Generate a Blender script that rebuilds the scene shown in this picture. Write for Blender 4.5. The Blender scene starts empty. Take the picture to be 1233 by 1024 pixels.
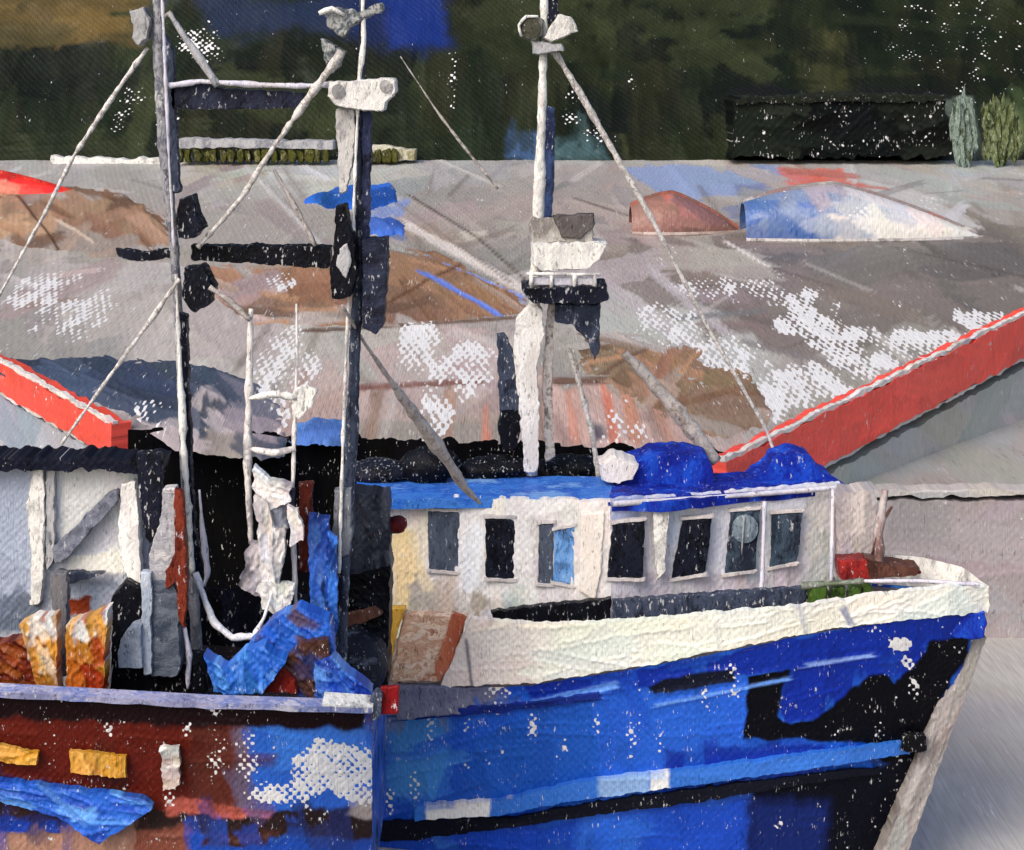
import bpy, math, random
import numpy as np
from mathutils import Vector
S = bpy.context.scene
COL = S.collection
random.seed(7)
# ------------------------------------------------------------------ camera
F, CX, YH, H = 2160.0, 616.5, 60.0, 8.3        # focal length and horizon in picture units, eye height above the water
cam = bpy.data.cameras.new('camera'); cam_o = bpy.data.objects.new('camera', cam); COL.objects.link(cam_o)
cam.sensor_width = 36; cam.lens = 36*F/1233; cam.shift_y = -(512-YH)/1233
cam.clip_end = 2000; cam.clip_start = .1
cam_o.location = (0, 0, H); cam_o.rotation_euler = (math.radians(90), 0, 0)
S.camera = cam_o
# ------------------------------------------------------------------ light
S.view_settings.view_transform = 'Standard'; S.view_settings.look = 'None'
S.view_settings.exposure = 0.72; S.view_settings.gamma = 1
SUN_EL, SUN_AZ = math.radians(42), math.radians(-142)     # azimuth from +Y towards +X: behind the viewer, to the left
W = bpy.data.worlds.new('World'); S.world = W; W.use_nodes = True
nt = W.node_tree; bg = nt.nodes['Background']
sky = nt.nodes.new('ShaderNodeTexSky'); sky.sky_type = 'NISHITA'; sky.sun_disc = False
sky.sun_elevation = SUN_EL; sky.sun_rotation = SUN_AZ; sky.dust_density = 4; sky.air_density = 1.0; sky.ozone_density = .6
nt.links.new(sky.outputs[0], bg.inputs[0]); bg.inputs[1].default_value = .15
sl = bpy.data.lights.new('sun', 'SUN'); sl.energy = .85; sl.angle = math.radians(28); sl.color = (1, .95, .87)
so = bpy.data.objects.new('sun', sl); COL.objects.link(so)
sd = Vector((math.sin(SUN_AZ)*math.cos(SUN_EL), math.cos(SUN_AZ)*math.cos(SUN_EL), math.sin(SUN_EL)))
so.rotation_euler = sd.to_track_quat('Z', 'Y').to_euler(); so.location = (-20, -20, 40)

# ------------------------------------------------------------------ helpers
def lin(c):
    c = np.asarray(c, float)/255
    return np.where(c <= .04045, c/12.92, ((c+.055)/1.055)**2.4)
def hsh(i, j, s):
    n = (i*374761393 + j*668265263 + s*1442695041) & 0x7fffffff
    n = ((n ^ (n >> 13))*1274126177) & 0x7fffffff
    return ((n ^ (n >> 16)) & 0xffff)/65535.0
def noise(x, y, s=0):
    x = np.asarray(x, float); y = np.asarray(y, float)
    i = np.floor(x).astype(np.int64); j = np.floor(y).astype(np.int64)
    a = x-i; b = y-j; a = a*a*(3-2*a); b = b*b*(3-2*b)
    return (hsh(i, j, s)*(1-a)+hsh(i+1, j, s)*a)*(1-b)+(hsh(i, j+1, s)*(1-a)+hsh(i+1, j+1, s)*a)*b - .5
def fbm(x, y, s=0):
    return noise(x, y, s)+.5*noise(x*2.1, y*2.1, s+1)+.25*noise(x*4.3, y*4.3, s+2)
def P(px, py, D):
    return ((px-CX)*D/F, D, H-(py-YH)*D/F)
ZQ, SL = 3.0, .12                                # the yard: height at the quay edge and rise per metre
def gz(D): return ZQ+SL*(np.asarray(D)-24)
def gD(py): return (H-ZQ+SL*24)*F/(py-YH+SL*F)
def ground_pt(px, py, up=0.):
    D = gD(py); x, y, z = P(px, py, D); return (x, y, z+up)
def sstep(a, b, x):
    t = np.clip((x-a)/(b-a), 0, 1); return t*t*(3-2*t)

class Paint:
    """Brushed colour for the points of one surface: colour, relief of the paint and how far the ground coat shows."""
    def __init__(s, U, V, base, seed=1):
        s.U, s.V = U, V; n = len(U); s.c = np.tile(lin(base), (n, 1)); s.r = np.zeros(n); s.b = np.zeros(n); s.seed = seed; s.rs = random.Random(seed)
    def poly(s, pts, col, warp=5, edge=1.5, a=1., wl=22.):
        u = s.U+warp*2*fbm(s.U/wl, s.V/wl, s.seed+3); v = s.V+warp*2*fbm(s.U/wl, s.V/wl, s.seed+9)
        ins = np.zeros(len(u), bool); dm = np.full(len(u), 1e9)
        for k in range(len(pts)):
            x0, y0 = pts[k-1]; x1, y1 = pts[k]
            cr = ((y0 > v) != (y1 > v)) & (u < (x1-x0)*(v-y0)/((y1-y0) if y1 != y0 else 1e-9)+x0)
            ins ^= cr
            L = max((x1-x0)**2+(y1-y0)**2, 1e-9); t = np.clip(((u-x0)*(x1-x0)+(v-y0)*(y1-y0))/L, 0, 1)
            dm = np.minimum(dm, np.hypot(u-x0-t*(x1-x0), v-y0-t*(y1-y0)))
        sd = np.where(ins, dm, -dm); m = sstep(-edge, edge, sd)*a
        s.c = s.c*(1-m[:, None])+lin(col)*m[:, None]; s.r += np.exp(-(sd/3.)**2)*.35*a
        return s
    def stroke(s, x, y, L, w, ang, col=None, a=1., br=.09, h=1.):
        ca, sa = math.cos(ang), math.sin(ang)
        near = np.nonzero((abs(s.U-x) < L) & (abs(s.V-y) < L))[0] if L > w else np.nonzero((abs(s.U-x) < w) & (abs(s.V-y) < w))[0]
        if len(near) == 0: return
        du = s.U[near]-x; dv = s.V[near]-y; A = du*ca+dv*sa; B = -du*sa+dv*ca
        k = s.rs.randint(0, 9999)
        if col is None:
            i = near[np.argmin(du*du+dv*dv)]; col = s.c[i]
        else: col = lin(col)
        e = w/2*(1+.35*noise(A/14, A*0, k)); f = L/2*(1+.3*noise(B/3, B*0, k+1))
        m = sstep(-1.2, 1.2, e-abs(B))*sstep(-3, 3, f-abs(A))*a
        bris = 1+br*2*noise(B/1.6, A/60, k+2)+br*noise(B/5, A/40, k+3)
        cc = col[None, :]*bris[:, None]
        s.c[near] = s.c[near]*(1-m[:, None])+cc*m[:, None]
        rid = np.exp(-((abs(B)-e)/1.8)**2)*.9+.45*np.exp(-((A-f)/3.)**2)
        s.r[near] = s.r[near]*(1-m)+m*h*(.25+.25*noise(B/1.8, A/40, k+2))+h*rid*sstep(-4, 2, f-abs(A))*.55*a
        s.b[near] *= 1-m
    def strokes(s, n, L, w, ang, spread=.25, jit=.14, a=.85, box=None, hue=.05):
        u0, u1, v0, v1 = box or (s.U.min(), s.U.max(), s.V.min(), s.V.max())
        for _ in range(n):
            x, y = s.rs.uniform(u0, u1), s.rs.uniform(v0, v1)
            i = np.argmin((s.U-x)**2+(s.V-y)**2)
            if (s.U[i]-x)**2+(s.V[i]-y)**2 > 200: continue
            col = s.c[i]*(1+s.rs.gauss(0, jit))*np.array([1+s.rs.gauss(0, hue), 1, 1+s.rs.gauss(0, hue)])
            col = np.clip(col, .003, .85)
            srgb = np.where(col <= .0031308, col*12.92, 1.055*col**(1/2.4)-.055)*255
            s.stroke(x, y, s.rs.uniform(*L), s.rs.uniform(*w), ang+s.rs.gauss(0, spread), srgb, a)
        return s
    def bare(s, x, y, ru, rv, k=1.):
        d = np.hypot((s.U-x)/ru, (s.V-y)/rv)+.75*fbm(s.U/26, s.V/26, s.seed+int(x))
        s.b = np.maximum(s.b, k*sstep(1.15, .55, d)); return s
    def flecks(s, k=.3, wl=40.):
        n = fbm(s.U/(wl*.35), s.V/wl, s.seed+77)
        s.b = np.maximum(s.b, k*sstep(.22, .55, n)); return s

MATS = {}
def nd(t, typ, **k):
    n = t.nodes.new(typ)
    for a, v in k.items(): setattr(n, a, v)
    return n
def math_n(t, op, a, b=None, c=None):
    n = nd(t, 'ShaderNodeMath', operation=op)
    for i, v in enumerate((a, b, c)):
        if v is None: continue
        if hasattr(v, 'links') or hasattr(v, 'is_linked'): t.links.new(v, n.inputs[i])
        else: n.inputs[i].default_value = v
    return n.outputs[0]
def weave(t, u, v):
    return math_n(t, 'MULTIPLY', math_n(t, 'SINE', math_n(t, 'MULTIPLY', u, math.pi)), math_n(t, 'SINE', math_n(t, 'MULTIPLY', v, math.pi)))
def brushed(name='brushed_paint', rough=.4, bump=.019, spec=.24, wv=.22, fleck=.675, dark=.62):
    """Reads the surface's colour, relief and ground-coat layers; weave and bristles as bump."""
    if name in MATS: return MATS[name]
    m = bpy.data.materials.new(name); m.use_nodes = True; t = m.node_tree; b = t.nodes['Principled BSDF']
    uv = nd(t, 'ShaderNodeUVMap', uv_map='surf'); sp = nd(t, 'ShaderNodeSeparateXYZ'); t.links.new(uv.outputs[0], sp.inputs[0])
    nz = nd(t, 'ShaderNodeTexNoise'); nz.inputs['Scale'].default_value = .35; nz.inputs['Detail'].default_value = 2; t.links.new(uv.outputs[0], nz.inputs['Vector'])
    u = math_n(t, 'ADD', sp.outputs[0], math_n(t, 'MULTIPLY', nz.outputs[0], 1.1)); v = math_n(t, 'ADD', sp.outputs[1], math_n(t, 'MULTIPLY', nz.outputs[0], .9))
    w = weave(t, u, v)
    col = nd(t, 'ShaderNodeAttribute', attribute_name='tone'); ba = nd(t, 'ShaderNodeAttribute', attribute_name='coat')
    fine = nd(t, 'ShaderNodeTexNoise'); fine.inputs['Scale'].default_value = .8; fine.inputs['Detail'].default_value = 4; t.links.new(uv.outputs[0], fine.inputs['Vector'])
    mp = nd(t, 'ShaderNodeMapping'); mp.inputs['Scale'].default_value = (3.2, .22, 1); t.links.new(uv.outputs[0], mp.inputs[0])
    br = nd(t, 'ShaderNodeTexNoise'); br.inputs['Scale'].default_value = 1.; br.inputs['Detail'].default_value = 3; t.links.new(mp.outputs[0], br.inputs['Vector'])
    # bare ground coat: threads stand out first, the hollows keep the paint
    mid = nd(t, 'ShaderNodeTexNoise'); mid.inputs['Scale'].default_value = .22; mid.inputs['Detail'].default_value = 1; t.links.new(uv.outputs[0], mid.inputs['Vector'])
    ww = math_n(t, 'ADD', math_n(t, 'MULTIPLY', w, .5), math_n(t, 'MULTIPLY', math_n(t, 'SUBTRACT', fine.outputs[0], .5), 1.9))
    ww = math_n(t, 'ADD', ww, math_n(t, 'MULTIPLY', math_n(t, 'SUBTRACT', mid.outputs[0], .5), 2.0))
    mp3 = nd(t, 'ShaderNodeMapping'); mp3.inputs['Scale'].default_value = (2.1, .55, 1); mp3.inputs['Location'].default_value = (37, 11, 5); t.links.new(uv.outputs[0], mp3.inputs[0])
    fl = nd(t, 'ShaderNodeTexNoise'); fl.inputs['Scale'].default_value = 1.; fl.inputs['Detail'].default_value = 3; fl.inputs['Roughness'].default_value = .65; t.links.new(mp3.outputs[0], fl.inputs['Vector'])
    flv = math_n(t, 'ADD', fl.outputs[0], math_n(t, 'MULTIPLY', math_n(t, 'SUBTRACT', mid.outputs[0], .5), .42))
    wk = nd(t, 'ShaderNodeMapRange'); t.links.new(flv, wk.inputs[0]); wk.inputs[1].default_value = fleck; wk.inputs[2].default_value = fleck+.05; wk.inputs[4].default_value = .8  # pale flecks: weave glints and scratches mixed into the base colour
    dk = nd(t, 'ShaderNodeMapRange'); t.links.new(flv, dk.inputs[0]); dk.inputs[1].default_value = .36; dk.inputs[2].default_value = .31; dk.inputs[3].default_value = 1.; dk.inputs[4].default_value = dark
    th = math_n(t, 'SUBTRACT', 1.22, math_n(t, 'MULTIPLY', ba.outputs['Fac'], 1.55))
    mk = nd(t, 'ShaderNodeMapRange', interpolation_type='SMOOTHSTEP'); t.links.new(math_n(t, 'SUBTRACT', ww, th), mk.inputs[0])
    mk.inputs[1].default_value = -.10; mk.inputs[2].default_value = .10
    mk_o = math_n(t, 'MULTIPLY', mk.outputs[0], math_n(t, 'GREATER_THAN', ba.outputs['Fac'], .02))
    var = nd(t, 'ShaderNodeMapRange'); t.links.new(br.outputs[0], var.inputs[0]); var.inputs[1].default_value = .25; var.inputs[2].default_value = .75; var.inputs[3].default_value = .84; var.inputs[4].default_value = 1.14
    mul = nd(t, 'ShaderNodeVectorMath', operation='SCALE'); t.links.new(col.outputs['Color'], mul.inputs[0]); t.links.new(math_n(t, 'MULTIPLY', var.outputs[0], dk.outputs[0]), mul.inputs['Scale'])
    mx = nd(t, 'ShaderNodeMix', data_type='RGBA'); t.links.new(math_n(t, 'MAXIMUM', mk_o, wk.outputs[0]), mx.inputs[0]); t.links.new(mul.outputs[0], mx.inputs[6]); mx.inputs[7].default_value = (.58, .58, .585, 1)
    t.links.new(mx.outputs[2], b.inputs['Base Color'])
    hgt = math_n(t, 'ADD', math_n(t, 'MULTIPLY', w, wv), math_n(t, 'MULTIPLY', br.outputs[0], .8))
    hgt = math_n(t, 'ADD', hgt, math_n(t, 'ADD', math_n(t, 'MULTIPLY', fine.outputs[0], .6), math_n(t, 'MULTIPLY', fl.outputs[0], .7)))
    bm = nd(t, 'ShaderNodeBump'); bm.inputs['Strength'].default_value = .55; bm.inputs['Distance'].default_value = bump; t.links.new(hgt, bm.inputs['Height']); t.links.new(bm.outputs[0], b.inputs['Normal'])
    b.inputs['Roughness'].default_value = rough
    lm = nd(t, 'ShaderNodeMapRange'); t.links.new(mx.outputs[2], lm.inputs[0]); lm.inputs[1].default_value = .0; lm.inputs[2].default_value = .12; lm.inputs[3].default_value = spec*.2; lm.inputs[4].default_value = spec*1.4
    t.links.new(lm.outputs[0], b.inputs['Specular IOR Level'])
    MATS[name] = m; return m
def paint(name, cols, sc=(5, 5, 2.2), fleck=.0, rough=.42, bump=.016, scrape_and_highlight=.64):
    """Knife-laid paint of a few tones in facets, with bristles and weave."""
    if name in MATS: return MATS[name]
    m = bpy.data.materials.new(name); m.use_nodes = True; t = m.node_tree; b = t.nodes['Principled BSDF']
    tc = nd(t, 'ShaderNodeTexCoord'); sp = nd(t, 'ShaderNodeSeparateXYZ'); t.links.new(tc.outputs['Object'], sp.inputs[0])
    wn = nd(t, 'ShaderNodeTexNoise'); wn.inputs['Scale'].default_value = 9; wn.inputs['Detail'].default_value = 3; t.links.new(tc.outputs['Object'], wn.inputs['Vector'])
    ad = nd(t, 'ShaderNodeVectorMath', operation='MULTIPLY_ADD'); t.links.new(wn.outputs['Color'], ad.inputs[0]); ad.inputs[1].default_value = (.16, .16, .16); t.links.new(tc.outputs['Object'], ad.inputs[2])
    mp = nd(t, 'ShaderNodeMapping'); mp.inputs['Scale'].default_value = sc; t.links.new(ad.outputs[0], mp.inputs[0])
    vo = nd(t, 'ShaderNodeTexNoise'); vo.inputs['Scale'].default_value = .8; vo.inputs['Detail'].default_value = 2; t.links.new(mp.outputs[0], vo.inputs['Vector'])
    vb = math_n(t, 'ADD', math_n(t, 'MULTIPLY', math_n(t, 'SUBTRACT', vo.outputs[0], .5), 2.2), .5)
    mp2 = nd(t, 'ShaderNodeMapping'); mp2.inputs['Scale'].default_value = tuple(x*9 if x == max(sc) else x*1.2 for x in sc); t.links.new(ad.outputs[0], mp2.inputs[0])
    br = nd(t, 'ShaderNodeTexNoise'); br.inputs['Scale'].default_value = 1; br.inputs['Detail'].default_value = 4; t.links.new(mp2.outputs[0], br.inputs['Vector'])
    fac = math_n(t, 'ADD', vb, math_n(t, 'MULTIPLY', math_n(t, 'SUBTRACT', br.outputs[0], .5), .7))
    rp = nd(t, 'ShaderNodeValToRGB'); t.links.new(fac, rp.inputs[0]); e = rp.color_ramp.elements
    n = len(cols)
    while len(e) < max(n, 2): e.new(.5)
    for i in range(len(e)):
        e[i].position = (i+.5)/len(e); e[i].color = (*lin(cols[min(i, n-1)]), 1)
    w = weave(t, math_n(t, 'MULTIPLY', math_n(t, 'ADD', sp.outputs[0], sp.outputs[1]), 23), math_n(t, 'MULTIPLY', sp.outputs[2], 23))
    mp3 = nd(t, 'ShaderNodeMapping'); mp3.inputs['Scale'].default_value = (34, 34, 12); t.links.new(tc.outputs['Object'], mp3.inputs[0])
    fl = nd(t, 'ShaderNodeTexNoise'); fl.inputs['Scale'].default_value = 1; fl.inputs['Detail'].default_value = 3; fl.inputs['Roughness'].default_value = .65; t.links.new(mp3.outputs[0], fl.inputs['Vector'])
    flv = math_n(t, 'ADD', fl.outputs[0], math_n(t, 'MULTIPLY', math_n(t, 'SUBTRACT', wn.outputs[0], .5), .25))
    wk = nd(t, 'ShaderNodeMapRange'); t.links.new(flv, wk.inputs[0]); wk.inputs[1].default_value = scrape_and_highlight; wk.inputs[2].default_value = scrape_and_highlight+.05; wk.inputs[4].default_value = .78  # white scrapes and small highlights mixed into the colour
    dk = nd(t, 'ShaderNodeMapRange'); t.links.new(flv, dk.inputs[0]); dk.inputs[1].default_value = .40; dk.inputs[2].default_value = .33; dk.inputs[3].default_value = 1.; dk.inputs[4].default_value = .45
    sc_ = nd(t, 'ShaderNodeVectorMath', operation='SCALE'); t.links.new(rp.outputs[0], sc_.inputs[0]); t.links.new(dk.outputs[0], sc_.inputs['Scale'])
    mw = nd(t, 'ShaderNodeMix', data_type='RGBA'); t.links.new(wk.outputs[0], mw.inputs[0]); t.links.new(sc_.outputs[0], mw.inputs[6]); mw.inputs[7].default_value = (.5, .5, .51, 1)
    out = mw.outputs[2]
    if fleck:
        bn = nd(t, 'ShaderNodeTexNoise'); bn.inputs['Scale'].default_value = 3.1; bn.inputs['Detail'].default_value = 2; t.links.new(tc.outputs['Object'], bn.inputs['Vector'])
        q = math_n(t, 'ADD', math_n(t, 'MULTIPLY', w, .25), math_n(t, 'ADD', bn.outputs[0], math_n(t, 'MULTIPLY', wn.outputs[0], .35)))
        mk = nd(t, 'ShaderNodeMapRange', interpolation_type='SMOOTHSTEP'); t.links.new(q, mk.inputs[0]); mk.inputs[1].default_value = 1.02-fleck*.3; mk.inputs[2].default_value = 1.07-fleck*.3
        mx = nd(t, 'ShaderNodeMix', data_type='RGBA'); t.links.new(mk.outputs[0], mx.inputs[0]); t.links.new(out, mx.inputs[6]); mx.inputs[7].default_value = (.62, .62, .62, 1); out = mx.outputs[2]
    t.links.new(out, b.inputs['Base Color'])
    h = math_n(t, 'ADD', math_n(t, 'ADD', br.outputs[0], fl.outputs[0]), math_n(t, 'ADD', math_n(t, 'MULTIPLY', w, .10), math_n(t, 'MULTIPLY', vb, .35)))
    bm = nd(t, 'ShaderNodeBump'); bm.inputs['Strength'].default_value = .6; bm.inputs['Distance'].default_value = bump; t.links.new(h, bm.inputs['Height']); t.links.new(bm.outputs[0], b.inputs['Normal'])
    b.inputs['Roughness'].default_value = rough; b.inputs['Specular IOR Level'].default_value = .10+.25*float(np.mean(lin(cols)))
    MATS[name] = m; return m

def link(name, verts, faces, mat, parent=None, smooth=False):
    off = np.array(parent.matrix_parent) if False else np.zeros(3)
    p = parent
    while p is not None: off = off+np.array(p.location); p = p.parent
    v = np.asarray(verts, float)-off
    me = bpy.data.meshes.new(name); me.from_pydata(v.tolist(), [], [list(map(int, f)) for f in faces]); me.update()
    if smooth: me.polygons.foreach_set('use_smooth', [True]*len(me.polygons))
    me.materials.append(mat); o = bpy.data.objects.new(name, me); COL.objects.link(o)
    if parent is not None: o.parent = parent
    return o
def own_origin(o):
    """Moves a one-mesh thing's origin to the middle of its base."""
    co = np.array([v.co[:] for v in o.data.vertices]); c = np.array([(co[:, 0].min()+co[:, 0].max())/2, (co[:, 1].min()+co[:, 1].max())/2, co[:, 2].min()])
    o.data.vertices.foreach_set('co', (co-c).ravel()); o.data.update(); o.location = c
def tag(o, label=None, cat=None, group=None, kind=None):
    if cat and not kind: kind = 'thing'
    for k, v in (('label', label), ('category', cat), ('group', group), ('kind', kind)):
        if v: o[k] = v
    return o
def thing(name, label, cat, loc, group=None):
    o = bpy.data.objects.new(name, None); COL.objects.link(o); o.location = loc; o.empty_display_size = .3
    return tag(o, label, cat, group)
def along(pts, n):
    p = np.array(pts, float); d = np.r_[0, np.cumsum(np.hypot(*np.diff(p, axis=0).T))]; q = np.linspace(0, d[-1], n)
    return np.c_[np.interp(q, d, p[:, 0]), np.interp(q, d, p[:, 1])]
def surface(name, pos, nu, nv, U, V, pt, mat, parent=None, disp=(0, -1, 0), amp=.012, back=None, uvs=None, cell=5.):
    """A brushed grid surface with real relief; with back=(x,y,z) it becomes a slab of that thickness."""
    disp = np.array(disp, float); pos = pos+pt.r[:, None]*amp*disp
    idx = np.arange(nu*nv).reshape(nv, nu)
    f = np.stack([idx[:-1, :-1], idx[1:, :-1], idx[1:, 1:], idx[:-1, 1:]], -1).reshape(-1, 4)
    verts, faces = pos, f; N = nu*nv; c, b = pt.c, pt.b; UU = np.c_[U, V]/cell if uvs is None else uvs
    if back is not None:
        verts = np.vstack([pos, pos+np.array(back)]); fb = f[:, ::-1]+N
        loop = np.r_[idx[0, :], idx[1:, -1], idx[-1, -2::-1], idx[-2:0:-1, 0]]; nx = np.roll(loop, -1)
        sd = np.stack([loop, nx, nx+N, loop+N], -1); faces = np.vstack([f, fb, sd]); c = np.vstack([c, c]); b = np.r_[b, b]; UU = np.vstack([UU, UU])
    o = link(name, verts, faces, mat, parent, True); me = o.data
    ca = me.color_attributes.new('tone', 'FLOAT_COLOR', 'POINT'); ca.data.foreach_set('color', np.c_[c, np.ones(len(c))].astype(np.float32).ravel())
    fa = me.attributes.new('coat', 'FLOAT', 'POINT'); fa.data.foreach_set('value', b.astype(np.float32))
    uv = me.uv_layers.new(name='surf'); li = np.empty(len(me.loops), np.int32); me.loops.foreach_get('vertex_index', li); uv.data.foreach_set('uv', UU[li].astype(np.float32).ravel())
    if back is not None:
        try: me.set_sharp_from_angle(angle=math.radians(50))
        except Exception: pass
    return o
def patch_grid(top, bot, step=2.6, rag=1.5, seed=0):
    T, B = np.array(top, float), np.array(bot, float)
    nu = int(max(np.hypot(*np.diff(T, axis=0).T).sum(), np.hypot(*np.diff(B, axis=0).T).sum())/step)+2
    t, b = along(top, nu), along(bot, nu); nv = int(max(np.hypot(*(t-b).T))/step)+2
    s = np.linspace(0, 1, nv)[:, None, None]; g = t[None]*(1-s)+b[None]*s
    U, V = g[..., 0].copy(), g[..., 1].copy(); ss = np.broadcast_to(s[..., 0], U.shape)
    ed = np.exp(-np.minimum(ss, 1-ss)*nv*step/5.); fu = np.linspace(0, 1, nu)[None, :]; eu = np.exp(-np.minimum(fu, 1-fu)*nu*step/5.)
    V += rag*2*ed*fbm(U/9, V/60, seed+5); U += rag*2*eu*fbm(V/9, U/60, seed+6)
    return U.ravel(), V.ravel(), nu, nv
def wall(name, top, bot, D, base, fn, mat=None, parent=None, back=(0, .08, 0), step=2.6, rag=1.5, amp=.018, seed=0, cell=5.):
    """An upright brushed surface; D is its distance, or a function of the picture position."""
    U, V, nu, nv = patch_grid(top, bot, step, rag, seed)
    d = D(U, V) if callable(D) else np.full(len(U), float(D))
    pos = np.c_[(U-CX)*d/F, d, H-(V-YH)*d/F]
    pt = Paint(U, V, base, seed+11)
    if fn: fn(pt)
    return surface(name, pos, nu, nv, U, V, pt, mat or brushed(), parent, (0, -1, 0), amp, back, None, cell)
def slab(name, pts, D, t, mat, parent=None, rag=1.8, step=3, puff=.5, seed=None, dd=0.):
    """A thick knife-daub of paint or a board: ragged outline, domed front, real thickness t. dd tilts it in depth along x."""
    seed = random.randint(0, 9999) if seed is None else seed
    p = np.array(list(pts)+[pts[0]], float); L = np.hypot(*np.diff(p, axis=0).T).sum(); n = max(int(L/step), 8)
    q = along(p, n+1)[:-1]; c = q.mean(0)
    q = q+rag*1.5*np.c_[fbm(q[:, 0]/8, q[:, 1]/8, seed), fbm(q[:, 0]/8, q[:, 1]/8, seed+50)]
    q = q+rag*.5*np.c_[noise(q[:, 0]/2.6, q[:, 1]/2.6, seed+9), noise(q[:, 0]/2.6, q[:, 1]/2.6, seed+70)]
    def at(u, v, d): d = d+dd*(u-c[0])/100; return np.c_[(u-CX)*D/F, np.full(len(u), 1.)*d, H-(v-YH)*D/F]
    rings = []
    for k, dep in ((.0, t), (.0, t*.3*puff), (.35, 0.)):
        m = np.minimum(2.6, np.hypot(*(q-c).T)*.3)*k*2
        dirn = (c-q)/np.maximum(np.hypot(*(q-c).T)[:, None], 1e-6)
        r = q+dirn*m[:, None]; rings.append(at(r[:, 0], r[:, 1], D+dep))
    v = np.vstack(rings); f = []
    for a in range(2):
        for i in range(n):
            j = (i+1) % n; f.append([a*n+i, a*n+j, (a+1)*n+j, (a+1)*n+i])
    f.append(list(range(2*n, 3*n))); f.append(list(range(n-1, -1, -1)))
    o = link(name, v, f, mat, parent)
    return o
def tube(name, pts, rad, mat, parent=None, jit=.18, seg=8, step=6, sq=1., seed=None):
    """A round bar through (px, py, distance) points; radius in picture units, uneven like a laid line of paint."""
    seed = random.randint(0, 9999) if seed is None else seed
    p = np.array([P(*q) for q in pts]); pp = np.array(pts, float)
    d = np.r_[0, np.cumsum(np.linalg.norm(np.diff(p, axis=0), axis=1))]; L = max(np.hypot(*np.diff(pp[:, :2], axis=0).T).sum(), 8); n = max(int(L/step), 3)
    s = np.linspace(0, d[-1], n); c = np.c_[[np.interp(s, d, p[:, k]) for k in range(3)]].T
    rad = np.atleast_1d(np.array(rad, float)); rr = np.interp(s, np.linspace(0, d[-1], len(rad)), rad) if len(rad) > 1 else np.full(n, rad[0])
    rr = .8*rr*c[:, 1]/F*(1+jit*1.6*fbm(np.arange(n)/2.2, np.zeros(n), seed))
    tg = np.gradient(c, axis=0); tg /= np.linalg.norm(tg, axis=1)[:, None]
    ref = np.array([0, 1, 0.]) ; a = np.cross(tg, ref); a /= np.maximum(np.linalg.norm(a, axis=1)[:, None], 1e-6); b = np.cross(tg, a)
    c = c+a*(jit*.5*fbm(np.arange(n)/3., np.ones(n)*3, seed+4)*rr)[:, None]
    v = []; f = []
    for i in range(n):
        for k in range(seg):
            th = 2*math.pi*(k+.5)/seg; g = rr[i]*(1+jit*.5*(hsh(np.int64(i), np.int64(k), seed)-.5))
            v.append(c[i]+a[i]*math.cos(th)*g+b[i]*math.sin(th)*g*sq)
    for i in range(n-1):
        for k in range(seg):
            l = (k+1) % seg; f.append([i*seg+k, i*seg+l, (i+1)*seg+l, (i+1)*seg+k])
    f.append(list(range(seg))[::-1]); f.append([(n-1)*seg+k for k in range(seg)])
    return link(name, v, f, mat, parent, True)
def knife(name, top, bot, D, base, cols, ang, parent, back=.12, n=26, L=(14, 46), w=(4, 13), step=1.9, fl=.25, rag=1.6, spread=.3, seed=1, polys=(), amp=.022):
    """A thing's painted sheet: its base tone with knife strokes of other tones dragged through it."""
    def fn(p):
        for pts, c in polys: p.poly(pts, c, warp=3, edge=2)
        u0, u1, v0, v1 = p.U.min(), p.U.max(), p.V.min(), p.V.max()
        for _ in range(n): p.stroke(p.rs.uniform(u0, u1), p.rs.uniform(v0, v1), p.rs.uniform(*L), p.rs.uniform(*w), p.rs.gauss(ang, spread), p.rs.choice(cols), .8, .16, 1.4)
        p.strokes(n, L, w, ang, spread, .12, .7); p.flecks(fl, 14)
    return wall(name, top, bot, D, base, fn, parent=parent, back=(0, back, 0), step=step, rag=rag, seed=seed, amp=amp)
def lump(name, px, py, D, rx, rz, ry, mat, parent=None, seed=0, rough=.22, nu=18, nv=11):
    """A rounded lump (float, lamp, bundle); rx, rz in picture units, ry in metres."""
    x0, y0, z0 = P(px, py, D); v = []; f = []
    for j in range(nv+1):
        th = math.pi*j/nv
        for i in range(nu):
            ph = 2*math.pi*i/nu; dx, dy, dz = math.sin(th)*math.cos(ph), math.sin(th)*math.sin(ph), math.cos(th)
            k = 1+rough*(float(fbm(dx*1.7+dz*1.3+7, dy*1.7-dz+3, seed)))
            v.append((x0+dx*rx*D/F*k, y0+dy*ry*k, z0+dz*rz*D/F*k))
    for j in range(nv):
        for i in range(nu):
            k = (i+1) % nu; f.append([j*nu+i, (j+1)*nu+i, (j+1)*nu+k, j*nu+k])
    return link(name, v, f, mat, parent, True)
def box(px0, py0, px1, py1): return [(px0, py0), (px1, py0), (px1, py1), (px0, py1)]

# tones
WHITE = paint('white_paint', [(160, 158, 158), (212, 211, 206), (226, 225, 220), (196, 192, 188)], sc=(7, 7, 4))
GREYP = paint('grey_paint', [(140, 142, 148), (168, 168, 170), (120, 122, 130)])
SLATE = paint('slate_paint', [(42, 48, 64), (64, 72, 90), (30, 34, 48)], scrape_and_highlight=.6)
DARK = paint('dark_paint', [(13, 15, 25), (24, 27, 42), (10, 11, 18)], scrape_and_highlight=.6)
BLACK = paint('black_paint', [(7, 8, 12), (14, 16, 25), (6, 6, 9)], scrape_and_highlight=.62)
LAV = paint('lavender_paint', [(170, 170, 186), (198, 196, 208), (186, 182, 186)])
BLUE = paint('blue_paint', [(20, 66, 160), (34, 96, 190), (58, 122, 206), (86, 142, 212)])
ULTRA = paint('ultramarine_paint', [(10, 24, 112), (14, 36, 142), (24, 70, 180)], rough=.6)
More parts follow.
